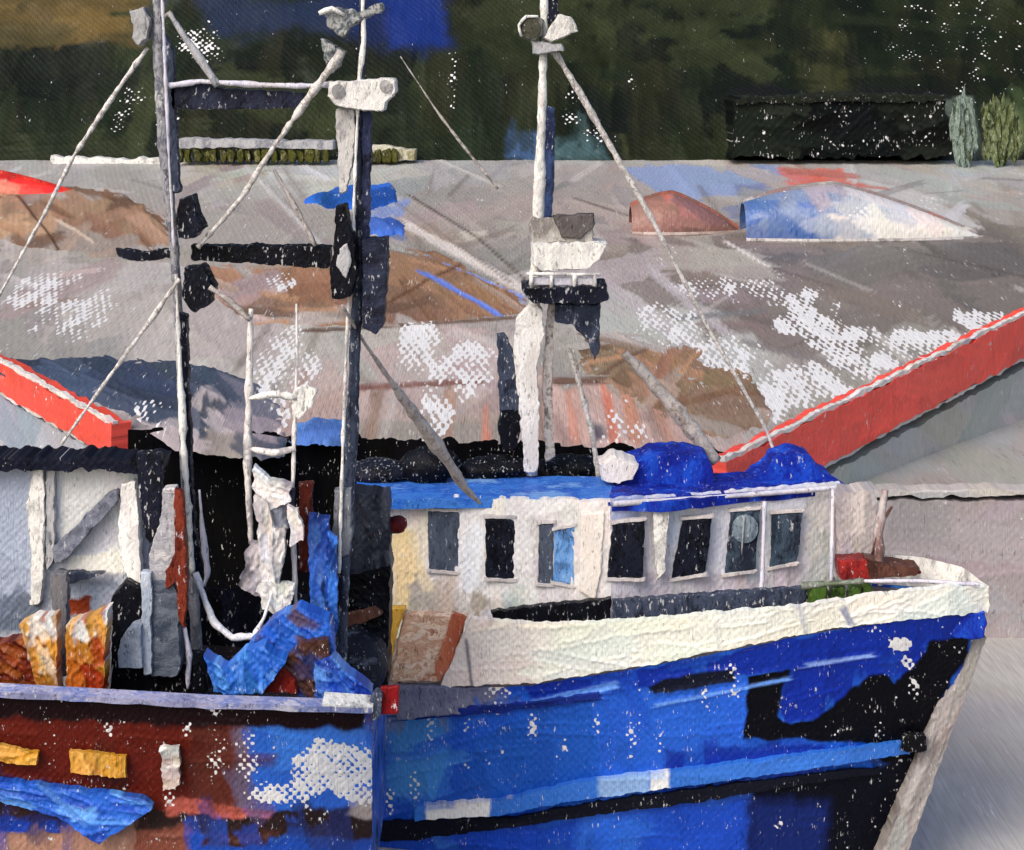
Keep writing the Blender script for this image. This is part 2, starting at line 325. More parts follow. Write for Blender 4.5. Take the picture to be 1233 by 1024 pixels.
RUST = paint('rust_paint', [(96, 34, 22), (120, 50, 34), (78, 26, 18)])
REDP = paint('red_paint', [(168, 30, 26), (190, 50, 40), (130, 24, 22)])
BROWN = paint('brown_paint', [(78, 50, 42), (96, 64, 54), (60, 38, 32)])
GOLD = paint('gold_paint', [(176, 128, 36), (200, 158, 64), (156, 100, 26)])
ORANGE = paint('orange_paint', [(176, 70, 24), (206, 140, 44), (150, 48, 20), (218, 170, 80)])
ROPE = paint('rope_paint', [(176, 172, 170), (214, 210, 206), (140, 134, 130), (200, 196, 190)], sc=(14, 14, 14), bump=.008)
ROPE_D = paint('worn_rope', [(140, 132, 128), (176, 170, 166), (112, 104, 98)], sc=(14, 14, 14), bump=.008)

# ------------------------------------------------------------------ setting: water, yard, hill
def water():
    xs = np.linspace(-45, 60, 220); ys = np.linspace(2, 46, 150); X, Y = np.meshgrid(xs, ys); X, Y = X.ravel(), Y.ravel()
    U, V = X*90, Y*28
    pt = Paint(U, V, (166, 163, 160), 5)
    pos = np.c_[X, Y, .03*fbm(X*.9, Y*.5, 4)]
    r = pt.rs
    for _ in range(420):
        x, y = r.uniform(1, 16), r.uniform(15, 34)
        g = r.choice([(170, 167, 164), (160, 156, 154), (178, 176, 171), (154, 149, 148), (172, 167, 162), (166, 161, 151)])
        pt.stroke(x*90, y*28, r.uniform(80, 300), r.uniform(20, 60), r.gauss(0, .2), g, .55, .04, .5)
    pt.flecks(.25, 60)
    o = surface('water', pos, 220, 150, U, V, pt, brushed('water_paint', .6, .02, .2, .5, .70, .9), None, (0, 0, 1), .02, cell=9.)
    tag(o, 'pale grey harbour water beside the bow', None, None, 'structure')
water()

# quay edge in plan: left red run, black middle run, right red run
EL0, EL1, ER0, ER1 = np.array((-13.5, 34.4)), np.array((-5.45, 24.6)), np.array((3.10, 23.6)), np.array((19.5, 43.4))
def edge_front(x):
    return np.interp(x, [EL0[0], EL1[0], ER0[0], ER1[0]], [EL0[1], EL1[1], ER0[1], ER1[1]])
GU = lambda X: X*78.
GV = lambda Y: -Y*21.
def gp(px, py):
    x, y, z = ground_pt(px, py); return (GU(x), GV(y))
def yard():
    nu, nv = 620, 210
    X = np.linspace(-17, 24, nu)[None, :].repeat(nv, 0); f0 = edge_front(X[0])+.02
    s = np.linspace(0, 1, nv)[:, None]; Y = f0[None]*(1-s)+47.*s
    Y = np.where(Y < f0[None], f0[None], Y); X, Y = X.ravel(), Y.ravel(); U, V = GU(X), GV(Y)
    pt = Paint(U, V, (144, 138, 133), 3); r = pt.rs
    def pol(pts, c, **k): pt.poly([gp(*q) for q in pts], c, **k)
    pol([(-60, 190), (1300, 190), (1300, 235), (-60, 240)], (152, 150, 146))
    pol([(-60, 300), (230, 300), (230, 440), (-60, 440)], (156, 150, 145))
    pol([(620, 200), (830, 200), (800, 300), (640, 330)], (148, 140, 136))
    pol([(700, 290), (1300, 270), (1300, 370), (1050, 430), (930, 430), (720, 330)], (114, 106, 101))
    pol([(880, 300), (1300, 290), (1300, 340), (900, 330)], (92, 88, 86))
    pol([(700, 330), (860, 350), (920, 420), (720, 400)], (152, 150, 148))
    pol([(360, 400), (620, 395), (640, 545), (340, 545)], (164, 146, 141))
    pol([(640, 460), (880, 470), (900, 545), (640, 545)], (168, 142, 134))
    pol([(480, 230), (640, 200), (640, 330), (560, 300)], (146, 139, 133))
    pol([(500, 260), (640, 340), (620, 360), (480, 285)], (140, 126, 115))
    pol([(230, 330), (420, 390), (420, 450), (230, 450)], (160, 152, 147))
    pol([(740, 200), (960, 200), (940, 240), (800, 235)], (120, 140, 180), a=.8)
    pol([(430, 225), (490, 235), (480, 285), (420, 285)], (110, 130, 180), a=.8)
    pol([(1000, 380), (1233, 330), (1233, 370), (1040, 430)], (108, 101, 96))
    pol([(885, 222), (1000, 215), (1010, 262), (900, 275)], (104, 112, 142), a=.85, edge=6); pol([(945, 200), (1000, 200), (1000, 222), (950, 224)], (178, 92, 80), edge=4); pol([(1040, 215), (1110, 232), (1190, 280), (1060, 262)], (168, 166, 164), edge=6)
    pol([(210, 195), (480, 195), (480, 222), (210, 228)], (158, 152, 142))
    pt.strokes(420, (70, 240), (16, 52), .12, .5, .10, .8); pt.strokes(160, (40, 150), (6, 20), .2, .6, .2, .8)
    # knife edges and seams scraped across the yard
    for _ in range(90):
        q = gp(r.uniform(-40, 1280), r.uniform(205, 535)); pt.stroke(q[0], q[1], r.uniform(24, 120), r.uniform(3, 13), r.choice([r.gauss(.35, .25), r.gauss(-.3, .3), r.gauss(1.4, .3)]), r.choice([(92, 84, 78), (112, 100, 92), (178, 172, 168), (168, 158, 152), (128, 104, 88), (104, 100, 102), (164, 158, 153)]), .5, .14, 1.5)
    for a, b, w, c in [((490, 235), (575, 288), 4, (70, 60, 54)), ((575, 288), (640, 345), 4, (84, 74, 66)), ((690, 240), (760, 262), 4, (96, 88, 84)),
                       ((870, 290), (930, 325), 5, (206, 200, 196)), ((930, 325), (1000, 345), 4, (92, 84, 80)), ((1080, 300), (1233, 335), 5, (84, 78, 76)),
                       ((490, 272), (630, 350), 13, (190, 182, 176)), ((380, 400), (610, 386), 5, (92, 74, 62)), ((460, 235), (620, 345), 3, (120, 112, 106)),
                       ((300, 205), (400, 310), 6, (176, 174, 172)), ((520, 190), (600, 225), 6, (176, 172, 166)),
                       ((420, 470), (580, 462), 6, (112, 78, 70)), ((660, 462), (810, 458), 7, (96, 72, 60)), ((510, 310), (630, 362), 7, (92, 120, 200))]:
        (u0, v0), (u1, v1) = gp(*a), gp(*b)
        pt.stroke((u0+u1)/2, (v0+v1)/2, math.hypot(u1-u0, v1-v0)*1.05, w, math.atan2(v1-v0, u1-u0), c, .95, .12, 1.4)
    for q, L_, w_, c in [((735, 505), 60, 10, (184, 104, 80)), ((690, 505), 56, 9, (176, 122, 104)), ((700, 500), 50, 14, (170, 140, 130)), ((760, 500), 50, 16, (166, 116, 92)), ((800, 515), 40, 14, (160, 122, 106)), ((585, 515), 40, 8, (182, 116, 96)), ((540, 500), 50, 12, (148, 120, 104)), ((650, 500), 60, 8, (120, 100, 88)), ((450, 500), 50, 14, (132, 110, 96)), ((722, 522), 14, 12, (52, 58, 76)), ((320, 500), 60, 8, (120, 112, 112)), ((345, 490), 50, 8, (170, 150, 144))]:
        u, v = gp(*q); pt.stroke(u, v, L_, w_, 1.5, c, .85, .16, 1.3)
    for q, ru, rv, k in [((965, 375), 46, 40, 1.), ((1010, 415), 60, 30, .9), ((800, 395), 60, 30, .8), ((880, 440), 52, 40, .82), ((860, 345), 50, 16, .7), ((500, 415), 30, 40, .95), ((560, 445), 55, 34, .85), ((520, 500), 26, 30, .8),
                         ((50, 350), 55, 24, .8), ((90, 380), 60, 30, .75), ((340, 430), 40, 40, .8), ((350, 470), 30, 50, .7), ((1080, 420), 40, 14, .7), ((920, 350), 40, 16, .7), ((1130, 245), 40, 20, .5), ((745, 520), 30, 30, .6), ((960, 470), 60, 26, .9), ((1040, 446), 46, 14, .85), ((1140, 404), 50, 12, .85), ((990, 462), 50, 18, 1.), ((1050, 436), 50, 16, 1.), ((1110, 414), 50, 16, 1.), ((1180, 388), 50, 14, 1.), ((930, 480), 30, 20, 1.)]:
        u, v = gp(*q); pt.bare(u, v, ru*1.0, rv*1.1, k)
    pt.flecks(.34, 60)
    pos = np.c_[X, Y, gz(Y)+.015*fbm(X*.7, Y*.4, 8)]
    o = surface('ground', pos, nu, nv, U, V, pt, brushed('ground_paint', .5, .025, .2, .2), None, (0, 0, 1), .03, cell=4.6)
    tag(o, 'worn taupe ground of the sloping harbour yard', None, None, 'structure')
yard()
H0, HS = float(gz(45)), 1.2
def hD(py): return (H-H0+HS*45)*F/(py-YH+HS*F)
def hill():
    nu, nv = 700, 190
    X = np.linspace(-25, 27, nu)[None, :].repeat(nv, 0).ravel(); s = np.linspace(0, 1, nv)**2.1
    Y = (44.95+s*34)[:, None].repeat(nu, 1).ravel(); U = X*46.; V = -(Y-44.95)*72.
    def hp(px, py):
        d = hD(py); return ((px-CX)*d/F*46., -(d-44.95)*72.)
    pt = Paint(U, V, (27, 31, 16), 21)
    r_ = random.Random(12)
    def pol(pts, c, **k): pt.poly([hp(*q) for q in pts], c, **k)
    pol([(-100, -60), (150, -60), (170, 20), (60, 38), (-100, 50)], (80, 66, 26), edge=6)
    pol([(-100, 35), (200, 15), (200, 90), (-100, 100)], (40, 43, 20), edge=6)
    pol([(-100, 100), (180, 95), (180, 200), (-100, 200)], (22, 25, 13), edge=6)
    pol([(-60, 155), (75, 150), (80, 205), (-60, 208)], (62, 82, 34), edge=3)
    pol([(200, 60), (520, 60), (520, 200), (200, 200)], (16, 22, 12), edge=6)
    pol([(200, -60), (450, -60), (450, 60), (200, 60)], (26, 34, 34), edge=6)
    pol([(535, -60), (850, -60), (830, 70), (640, 60), (545, 90)], (40, 41, 21), edge=6)
    pol([(540, 60), (640, 60), (640, 190), (560, 190)], (26, 29, 14), edge=6)
    pol([(690, -60), (900, -60), (860, 40), (700, 60)], (38, 44, 21), edge=6)
    pol([(850, -80), (1300, -80), (1300, 130), (860, 110)], (33, 38, 19), edge=6)
    pol([(660, 60), (860, 60), (880, 200), (660, 200)], (28, 31, 14), edge=6)
    pt.strokes(260, (120, 420), (50, 150),   .05, .3, .2, .85, (-1000, 1100, -330, 10))
    pt.strokes(260, (50, 200), (16, 60), 1.5, .25, .26, .8, (-900, 900, -330, 0))
    for _ in range(230):
        q = hp(r_.uniform(-100, 1330), r_.uniform(-40, 195)); pt.stroke(q[0], q[1], r_.uniform(50, 240), r_.uniform(14, 60), r_.choice([r_.gauss(.05, .2), r_.gauss(1.55, .15), r_.gauss(1.55, .15)]), r_.choice([(40, 47, 24), (27, 34, 18), (9, 14, 10), (16, 23, 13), (26, 27, 14), (7, 12, 11), (20, 29, 16), (11, 18, 14), (14, 22, 12)]), .6, .2, 1.6)
    for _ in range(26):
        q = hp(r_.uniform(-60, 160), r_.uniform(-30, 44)); pt.stroke(q[0], q[1], r_.uniform(60, 180), r_.uniform(16, 44), r_.gauss(.05, .2), r_.choice([(84, 68, 28), (70, 58, 26), (58, 52, 26)]), .7, .2, 1.6)
    for _ in range(30):
        q = hp(r_.uniform(540, 900), r_.uniform(-30, 70)); pt.stroke(q[0], q[1], r_.uniform(60, 180), r_.uniform(16, 44), r_.gauss(.3, .6), r_.choice([(36, 41, 22), (44, 50, 27), (27, 32, 16)]), .6, .2, 1.6)
    pol([(395, -60), (535, -70), (538, 66), (500, 72), (450, 60), (400, 40)], (16, 28, 62), edge=14, warp=8)
    pol([(445, -60), (534, -70), (534, 60), (470, 66)], (14, 36, 98), edge=9, warp=6)
    pol([(240, 0), (420, 0), (420, 40), (250, 44)], (26, 38, 66), edge=12, warp=10, a=.7)
    pol([(608, 160), (648, 158), (650, 192), (606, 192)], (44, 68, 100), edge=5); pol([(660, 165), (726, 162), (730, 192), (660, 192)], (50, 74, 78), edge=7)
    pol([(880, 112), (1142, 114), (1142, 193), (880, 193)], (14, 17, 18), edge=7, warp=5)
    pol([(1150, 122), (1172, 122), (1176, 192), (1150, 192)], (110, 124, 116), edge=5); pol([(1186, 130), (1222, 130), (1226, 192), (1188, 192)], (96, 108, 70), edge=5)
    pt.strokes(120, (30, 110), (8, 26), 1.52, .14, .22, .6, (-650, 680, -90, 4))
    for q, ru, rv, k in [((240, 55), 34, 40, .72), ((155, 130), 22, 44, .5), ((205, 130), 18, 34, .6), ((545, 95), 8, 60, .5), ((690, 140), 20, 50, .45), ((720, 165), 34, 18, .45), ((1180, 60), 130, 150, .3), ((760, 95), 10, 16, .6)]:
        u, v = hp(*q); pt.bare(u, v, ru, rv, k)
    pt.flecks(.22, 60)
    pos = np.c_[X, Y, H0+HS*(Y-45)+.45*fbm(X*.35, Y*.5, 4)*sstep(45, 47, Y)]
    o = surface('woods', pos, nu, nv, U, V, pt, brushed('wood_paint', .45, .02, .24, .32, .73), None, (0, -.7, .7), .04, cell=4.0)
    tag(o, 'dark olive wood covering the hillside behind the yard', None, None, 'stuff')
    return pt, hp
hill_pt, hp = hill()

# ------------------------------------------------------------------ the far edge of the yard
def bare_hill():
    xs = np.linspace(-40, 46, 60); ys = np.linspace(45.3, 82, 30); X, Y = np.meshgrid(xs, ys); X, Y = X.ravel(), Y.ravel(); Z = H0+HS*(Y-45)-.6+.2*fbm(X*.2, Y*.2, 4)
    o = link('hill', np.c_[X, Y, Z], [[j*60+i, j*60+i+1, (j+1)*60+i+1, (j+1)*60+i] for j in range(29) for i in range(59)], paint('hill_soil', [(40, 42, 22), (30, 32, 18)], sc=(1, 1, 1)), None, True)
    tag(o, 'dark earth hillside under the wood', None, None, 'structure')
bare_hill()

def shed():
    D = 44.3; t = thing('shed', 'long low black shed at the foot of the dark hill', 'shed', P(1010, 192, D))
    def fn(p):
        p.poly([(880, 120), (960, 120), (960, 190), (880, 190)], (24, 30, 24)); p.poly([(1080, 122), (1142, 125), (1140, 190), (1080, 190)], (26, 30, 26))
        p.strokes(40, (20, 80), (8, 24), .1, .4, .25, .8); p.flecks(.5, 14); p.b = np.maximum(p.b, .34*sstep(-.2, .3, fbm(p.U/30, p.V/20, 5)))
    wall('wall', [(884, 122), (1140, 120)], [(880, 190), (1142, 189)], D, (12, 15, 16), fn, brushed('shed_paint', .5, .03, .12, .3, .66), t, back=(0, 2.2, 0), step=2.2, amp=.05, seed=4, rag=4)
    slab('roof', [(882, 120), (1000, 114), (1140, 116), (1141, 123), (884, 125)], D-.1, 2.4, paint('shed_roof', [(20, 24, 18), (26, 31, 21), (15, 18, 15)]), t, rag=3)
shed()
def low_wall():
    o = slab('stone_wall', [(215, 166), (300, 168), (402, 170), (402, 180), (300, 179), (215, 178)], 44.2, .5, GREYP, rag=1.8, step=4); own_origin(o)
    tag(o, 'low pale grey wall under the trees between the masts', 'wall')
    o = slab('stone_wall', [(432, 176), (470, 176), (502, 182), (500, 194), (432, 196)], 44.4, .5, paint('cream_wall', [(176, 172, 150), (200, 196, 180), (130, 124, 90)]), rag=2, step=4); own_origin(o)
    tag(o, 'short cream wall right of the lamp mast at the hill foot', 'wall')
    o = slab('shore_wall', [(60, 188), (150, 192), (230, 190), (230, 199), (150, 200), (60, 199)], 44.5, .4, WHITE, rag=2.4, step=4); own_origin(o)
    tag(o, 'thin white wall at the hill foot left of the gantry', 'wall')
    t = thing('hedge', 'olive hedge along the hill foot behind the gantry', 'hedge', P(330, 196, 44.3))
    for k in range(26):
        x = 216+k*10.4; 
        if 400 < x < 412: continue
        w = random.uniform(3.5, 6); a = random.uniform(-3, 3); y = random.uniform(-2, 2)
        slab('clump', [(x-w, 181+y), (x+w*.6, 180-y), (x+w+a, 187), (x+w*.7, 197), (x-w*.8, 196+y*.5), (x-w+a*.5, 188)], 44.2+random.uniform(-.1, .1), .25, paint('hedge_leaf', [(52, 54, 18), (78, 78, 28), (34, 38, 15), (110, 108, 66)], sc=(9, 9, 3)), t, rag=1.4, step=3)
    spec = [((1160, 158, 14, 36), 'pale green shrub at the right end of the black shed', [(84, 98, 84), (124, 140, 134), (46, 56, 34)]),
            ((1203, 162, 22, 32), 'yellow-green shrub near the right edge at the hill foot', [(60, 70, 32), (104, 114, 82), (36, 46, 18)])]
    for (px, py, rx, rz), lab, cols in spec:
        b = thing('bush', lab, 'bush', P(px, py+rz, 44.2), 'bushes at the foot of the hill')
        v, f = [], []; r = random.Random(int(px)); x0, y0, z0 = P(px, py, 44.2); sc = 44.2/F
        for _ in range(70):
            a, q = r.uniform(0, 6.28), r.random()**.5; X = x0+math.cos(a)*q*rx*sc; Z = z0+math.sin(a)*q*rz*sc; Y = y0+r.uniform(-.25, .1)
            l, w, g = r.uniform(.2, .55), r.uniform(.04, .10), r.gauss(1.57, .08); n0 = len(v); ca, sa = math.cos(g), math.sin(g)
            for q1, q2 in ((-l, 0), (-l*.3, -w), (l*.6, -w*.8), (l, 0), (l*.6, w*.8), (-l*.3, w)):
                v.append((X+q1*ca-q2*sa, Y+.05*math.sin(q1*20)+.03*q2/w, Z+q1*sa+q2*ca))
            f.append(list(range(n0, n0+6)))
        link('crown', v, f, paint('bush_leaf_%d' % px, cols, sc=(9, 9, 3)), b)
        tube('trunk', [(px, py+rz*.9, 44.25), (px+1, py, 44.25)], [2.5, 1.6], BROWN, b)
low_wall()

# ------------------------------------------------------------------ quay: walls, red beams, landing
def run(name, A, B, ztop_f, zbot_f, base, fn, mat, label, cat, thick=.5, seed=0, scale=78., amp=.02, parent=None):
    """A straight length of upright quay face between two plan points."""
    L = np.linalg.norm(B-A); hgt = float(ztop_f(A[1])-zbot_f(A[1])); nu = int(L*26)+2; nv = max(int(hgt*26)+2, 6)
    s = np.linspace(0, 1, nu)[None, :].repeat(nv, 0).ravel(); t = np.linspace(0, 1, nv)[:, None].repeat(nu, 1).ravel()
    X = A[0]+(B[0]-A[0])*s; Y = A[1]+(B[1]-A[1])*s; zt, zb = ztop_f(Y), zbot_f(Y)
    Z = zt+(zb-zt)*t; ed = np.exp(-np.minimum(t, 1-t)*hgt*20); Z = Z+ed*.05*fbm(s*L*5, t*2, seed)
    U, V = s*L*scale, t*hgt*scale; pt = Paint(U, V, base, seed)
    if fn: fn(pt, L*scale, hgt*scale)
    nrm = np.array([(B-A)[1], -(B-A)[0]])/L
    if nrm[1] > 0: nrm = -nrm
    o = surface(name, np.c_[X, Y, Z], nu, nv, U, V, pt, mat, parent, (nrm[0], nrm[1], 0), amp, (-nrm[0]*thick, -nrm[1]*thick, 0))
    if not parent: own_origin(o); tag(o, label, cat)
    return o
g0 = lambda y: gz(y)+.02
def f_pale(p, L, h):
    p.strokes(240, (60, 200), (20, 60), .2, .7, .08, .8); p.flecks(.3, 40)
def f_black(p, L, h):
    p.strokes(120, (50, 160), (16, 40), 1.5, .3, .3, .7)
run('quay_wall', EL0, EL1, lambda y: gz(y)-.42, lambda y: y*0-.8, (150, 154, 164), f_pale, brushed(), 'pale grey quay wall behind the left cabin', 'wall', seed=31)
run('quay_wall', EL1, ER0, lambda y: gz(y)+.03, lambda y: y*0-.8, (7, 7, 10), f_black, brushed('black_wall_paint', .75, .012, .03, .08), 'black quay wall behind the two boats', 'wall', seed=32)  # middle run coloured near black
run('quay_wall', ER0, ER1, lambda y: gz(y)-.82, lambda y: y*0-.8, (164, 161, 158), f_pale, brushed(), 'pale concrete quay wall below the long red beam', 'wall', seed=33)
def f_red(p, L, h):
    p.strokes(80, (60, 160), (10, 30), .0, .2, .09, .8); p.strokes(60, (16, 50), (5, 14), 1.45, .2, .06, .7); p.flecks(.42, 26)
def out(A, B, k):
    n = np.array([(B-A)[1], -(B-A)[0]])/np.linalg.norm(B-A); n = -n if n[1] > 0 else n; return A+n*k, B+n*k
def beam(A, B, h0, label, seed, base):
    t = thing('quay_beam', label, 'beam', (*((A+B)/2), float(gz((A+B)[1]/2))))
    a, b = out(A, B, .12)
    run('beam_face', a, b, lambda y: gz(y)+.12, lambda y: gz(y)-h0, base, f_red, brushed(), '', '', .3, seed, parent=t)
    a, b = out(A, B, .10)
    run('top_edge', a, b, lambda y: gz(y)+.18, lambda y: gz(y)+.12, (196, 192, 188), lambda p, L, h: p.strokes(70, (14, 60), (3, 10), 0, .3, .14, .8), brushed(), '', '', .08, seed+1, parent=t)
    run('bottom_edge', a, b, lambda y: gz(y)-h0, lambda y: gz(y)-h0-.05, (180, 176, 172), lambda p, L, h: p.strokes(40, (30, 90), (6, 14), 0, .2, .06, .8), brushed(), '', '', .3, seed+2, parent=t)
beam(ER0+np.array((-.45, -.55)), ER1, .58, 'long coral red beam with white edges along the quay, right of the wheelhouse', 41, (214, 74, 62))
beam(EL0, EL1+np.array((.1,-.1)), .30, 'coral red beam along the quay edge above the left cabin', 47, (208, 72, 58))
def landing():
    zl = 2.06; y0 = 25.3
    t = thing('landing', 'low concrete landing with a whitish edge below the red beam', 'landing', (12, y0, 0))
    x0, x1 = 3.6, 26
    nu, nv = 330, 60; X = np.linspace(x0, x1, nu)[None].repeat(nv, 0).ravel(); Y = np.linspace(y0, 44, nv)[:, None].repeat(nu, 1).ravel()
    pt = Paint(X*80, -Y*20, (156, 153, 149), 51); pt.strokes(160, (60, 260), (16, 50), .1, .6, .07, .8); pt.flecks(.3, 50)
    surface('landing_top', np.c_[X, Y, zl+0*X], nu, nv, X*80, -Y*20, pt, brushed(), t, (0, 0, 1), .02)
    A, B = np.array((x0, y0)), np.array((x1, y0))
    def fm(p, L, h):
        p.poly([(240, 3), (420, 6), (420, 24), (232, 20)], (190, 152, 134), edge=8); p.poly([(60, 0), (330, 0), (330, 150), (60, 160)], (150, 142, 142), edge=10)
        p.strokes(150, (60, 200), (16, 50), .05, .5, .07, .8); p.flecks(.35, 40)
    run('landing_face', A, B, lambda y: y*0+zl-.12, lambda y: y*0-.8, (158, 153, 152), fm, brushed(), '', '', .3, 53, parent=t)
    a, b = out(A, B, .012)
    run('landing_edge', a, b, lambda y: y*0+zl+.04, lambda y: y*0+zl-.06, (176, 173, 170), lambda p, L, h: p.strokes(80, (30, 120), (6, 14), 0, .2, .07, .8), brushed(), '', '', .35, 54, parent=t)
landing()

# ------------------------------------------------------------------ heaps and upturned dinghies in the yard
def heap(name, top, bot, base, fn, hgt, label, cat, seed):
    U0, V0, nu, nv = patch_grid(top, bot, 2.6, 2.5, seed); D = gD(V0)
    X = (U0-CX)*D/F; U, V = GU(X), GV(D)
    t = np.linspace(0, 1, nv)[:, None].repeat(nu, 1).ravel(); s = np.linspace(0, 1, nu)[None].repeat(nv, 0).ravel()
    z = gz(D)+hgt*(np.clip(4*t*(1-t), 0, 1)**.6)*(np.clip(4*s*(1-s), 0, 1)**.4)*(.75+.7*fbm(X*1.1, D*.6, seed))-.02
    pt = Paint(U0, V0, base, seed)
    fn(pt)
    o = surface(name, np.c_[X, D, z], nu, nv, U, V, pt, brushed('ground_paint', .5, .025, .2, .2), None, (0, -.4, .9), .03, None, None, 4.6)
    own_origin(o); tag(o, label, cat, {'net_heap': 'brown net heaps in the yard', 'blue_tarpaulin': 'small blue tarpaulins in the yard'}.get(name)); return o
def f_brown(p):
    p.strokes(60, (40, 130), (12, 34), -.1, .6, .13, .85); r = p.rs; u0, u1, v0, v1 = p.U.min(), p.U.max(), p.V.min(), p.V.max()
    for _ in range(26):
        k = r.random(); x = u0+(u1-u0)*r.random(); v = np.where(r.random() < .5, v0+(v1-v0)*.12*k, v1-(v1-v0)*.22*k)
        p.stroke(x, float(v), r.uniform(30, 110), r.uniform(8, 20), r.gauss(.05, .35), r.choice([(150, 143, 138), (136, 126, 118), (160, 150, 144), (124, 108, 96)]), .9)
    for _ in range(14): p.stroke(u0+(u1-u0)*r.random(), v0+(v1-v0)*r.random(), r.uniform(30, 90), r.uniform(5, 14), r.gauss(-.1, .5), r.choice([(110, 82, 62), (158, 122, 94), (92, 70, 56), (150, 130, 116)]), .85)
    p.flecks(.3, 30)
def f_b1(p):
    p.poly([(-20, 250), (60, 235), (50, 300), (-20, 290)], (170, 140, 110)); f_brown(p)
    p.stroke(45, 270, 90, 3, .9, (70, 46, 32)); p.stroke(90, 283, 60, 3, .5, (196, 176, 156))
def f_b2(p):
    p.poly([(235, 380), (330, 330), (330, 400), (250, 405)], (168, 150, 140)); p.poly([(410, 300), (520, 300), (470, 330), (410, 330)], (150, 118, 94))
    f_brown(p); p.stroke(500, 350, 140, 3, -.5, (86, 56, 36)); p.stroke(560, 360, 120, 6, .5, (92, 116, 190)); p.bare(340, 345, 24, 14, .7)
heap('net_heap', [(-60, 262), (30, 228), (90, 222), (150, 235), (205, 262)], [(-60, 280), (40, 300), (120, 312), (190, 310), (205, 300)], (138, 108, 86), f_b1, .12, 'brown heap of nets at the far left, below the red dinghy', 'heap', 61)
heap('net_heap', [(232, 322), (330, 310), (400, 300), (520, 298), (590, 335), (640, 360)], [(232, 338), (300, 392), (400, 398), (470, 402), (560, 392), (640, 384)], (132, 100, 76), f_b2, .08, 'orange-brown heap of nets between the gantry and the white mast', 'heap', 62)
heap('net_heap', [(690, 395), (760, 400), (850, 420), (905, 452), (935, 500)], [(690, 452), (760, 480), (820, 520), (870, 530), (925, 520)], (126, 102, 82), f_brown, .08, 'brown heap of nets right of the white mast', 'heap', 63)
def f_slate(p):
    p.poly([(140, 430), (330, 445), (330, 480), (140, 460)], (48, 56, 74)); p.poly([(180, 470), (300, 470), (330, 540), (200, 545)], (150, 142, 142)); p.poly([(180, 465), (240, 470), (200, 545), (120, 545)], (60, 68, 84)); p.poly([(270, 462), (300, 462), (300, 480)], (70, 110, 200), warp=1)
    p.strokes(80, (40, 130), (14, 36), .5, .35, .12, .85); p.bare(180, 505, 26, 18, .6); p.flecks(.25, 30)
heap('tarpaulin_heap', [(-80, 430), (40, 432), (125, 428), (220, 434), (300, 452), (345, 480)], [(-80, 440), (0, 452), (70, 474), (150, 500), (210, 540), (300, 552), (345, 550)], (58, 67, 84), f_slate, .10, 'slate blue tarpaulin heap by the left red beam', 'tarpaulin', 64)
def f_blue(p): p.strokes(30, (20, 60), (8, 20), -.3, .5, .2, .85); p.flecks(.4, 16)
heap('blue_tarpaulin', [(366, 240), (410, 226), (470, 222), (480, 232)], [(366, 244), (400, 252), (440, 256), (478, 246)], (36, 86, 176), f_blue, .16, 'small blue tarpaulin beside the black float near the hill', 'tarpaulin', 65)
heap('blue_tarpaulin', [(440, 264), (470, 262), (488, 270)], [(436, 284), (460, 287), (486, 284)], (60, 96, 168), f_blue, .12, 'dusty blue tarpaulin scrap above the dark box on the lamp mast', 'tarpaulin', 66)
heap('blue_tarpaulin', [(356, 508), (390, 504), (420, 506)], [(352, 534), (390, 538), (420, 536)], (78, 120, 186), f_blue, .12, 'light blue tarpaulin scrap behind the foot of the lamp mast', 'tarpaulin', 67)

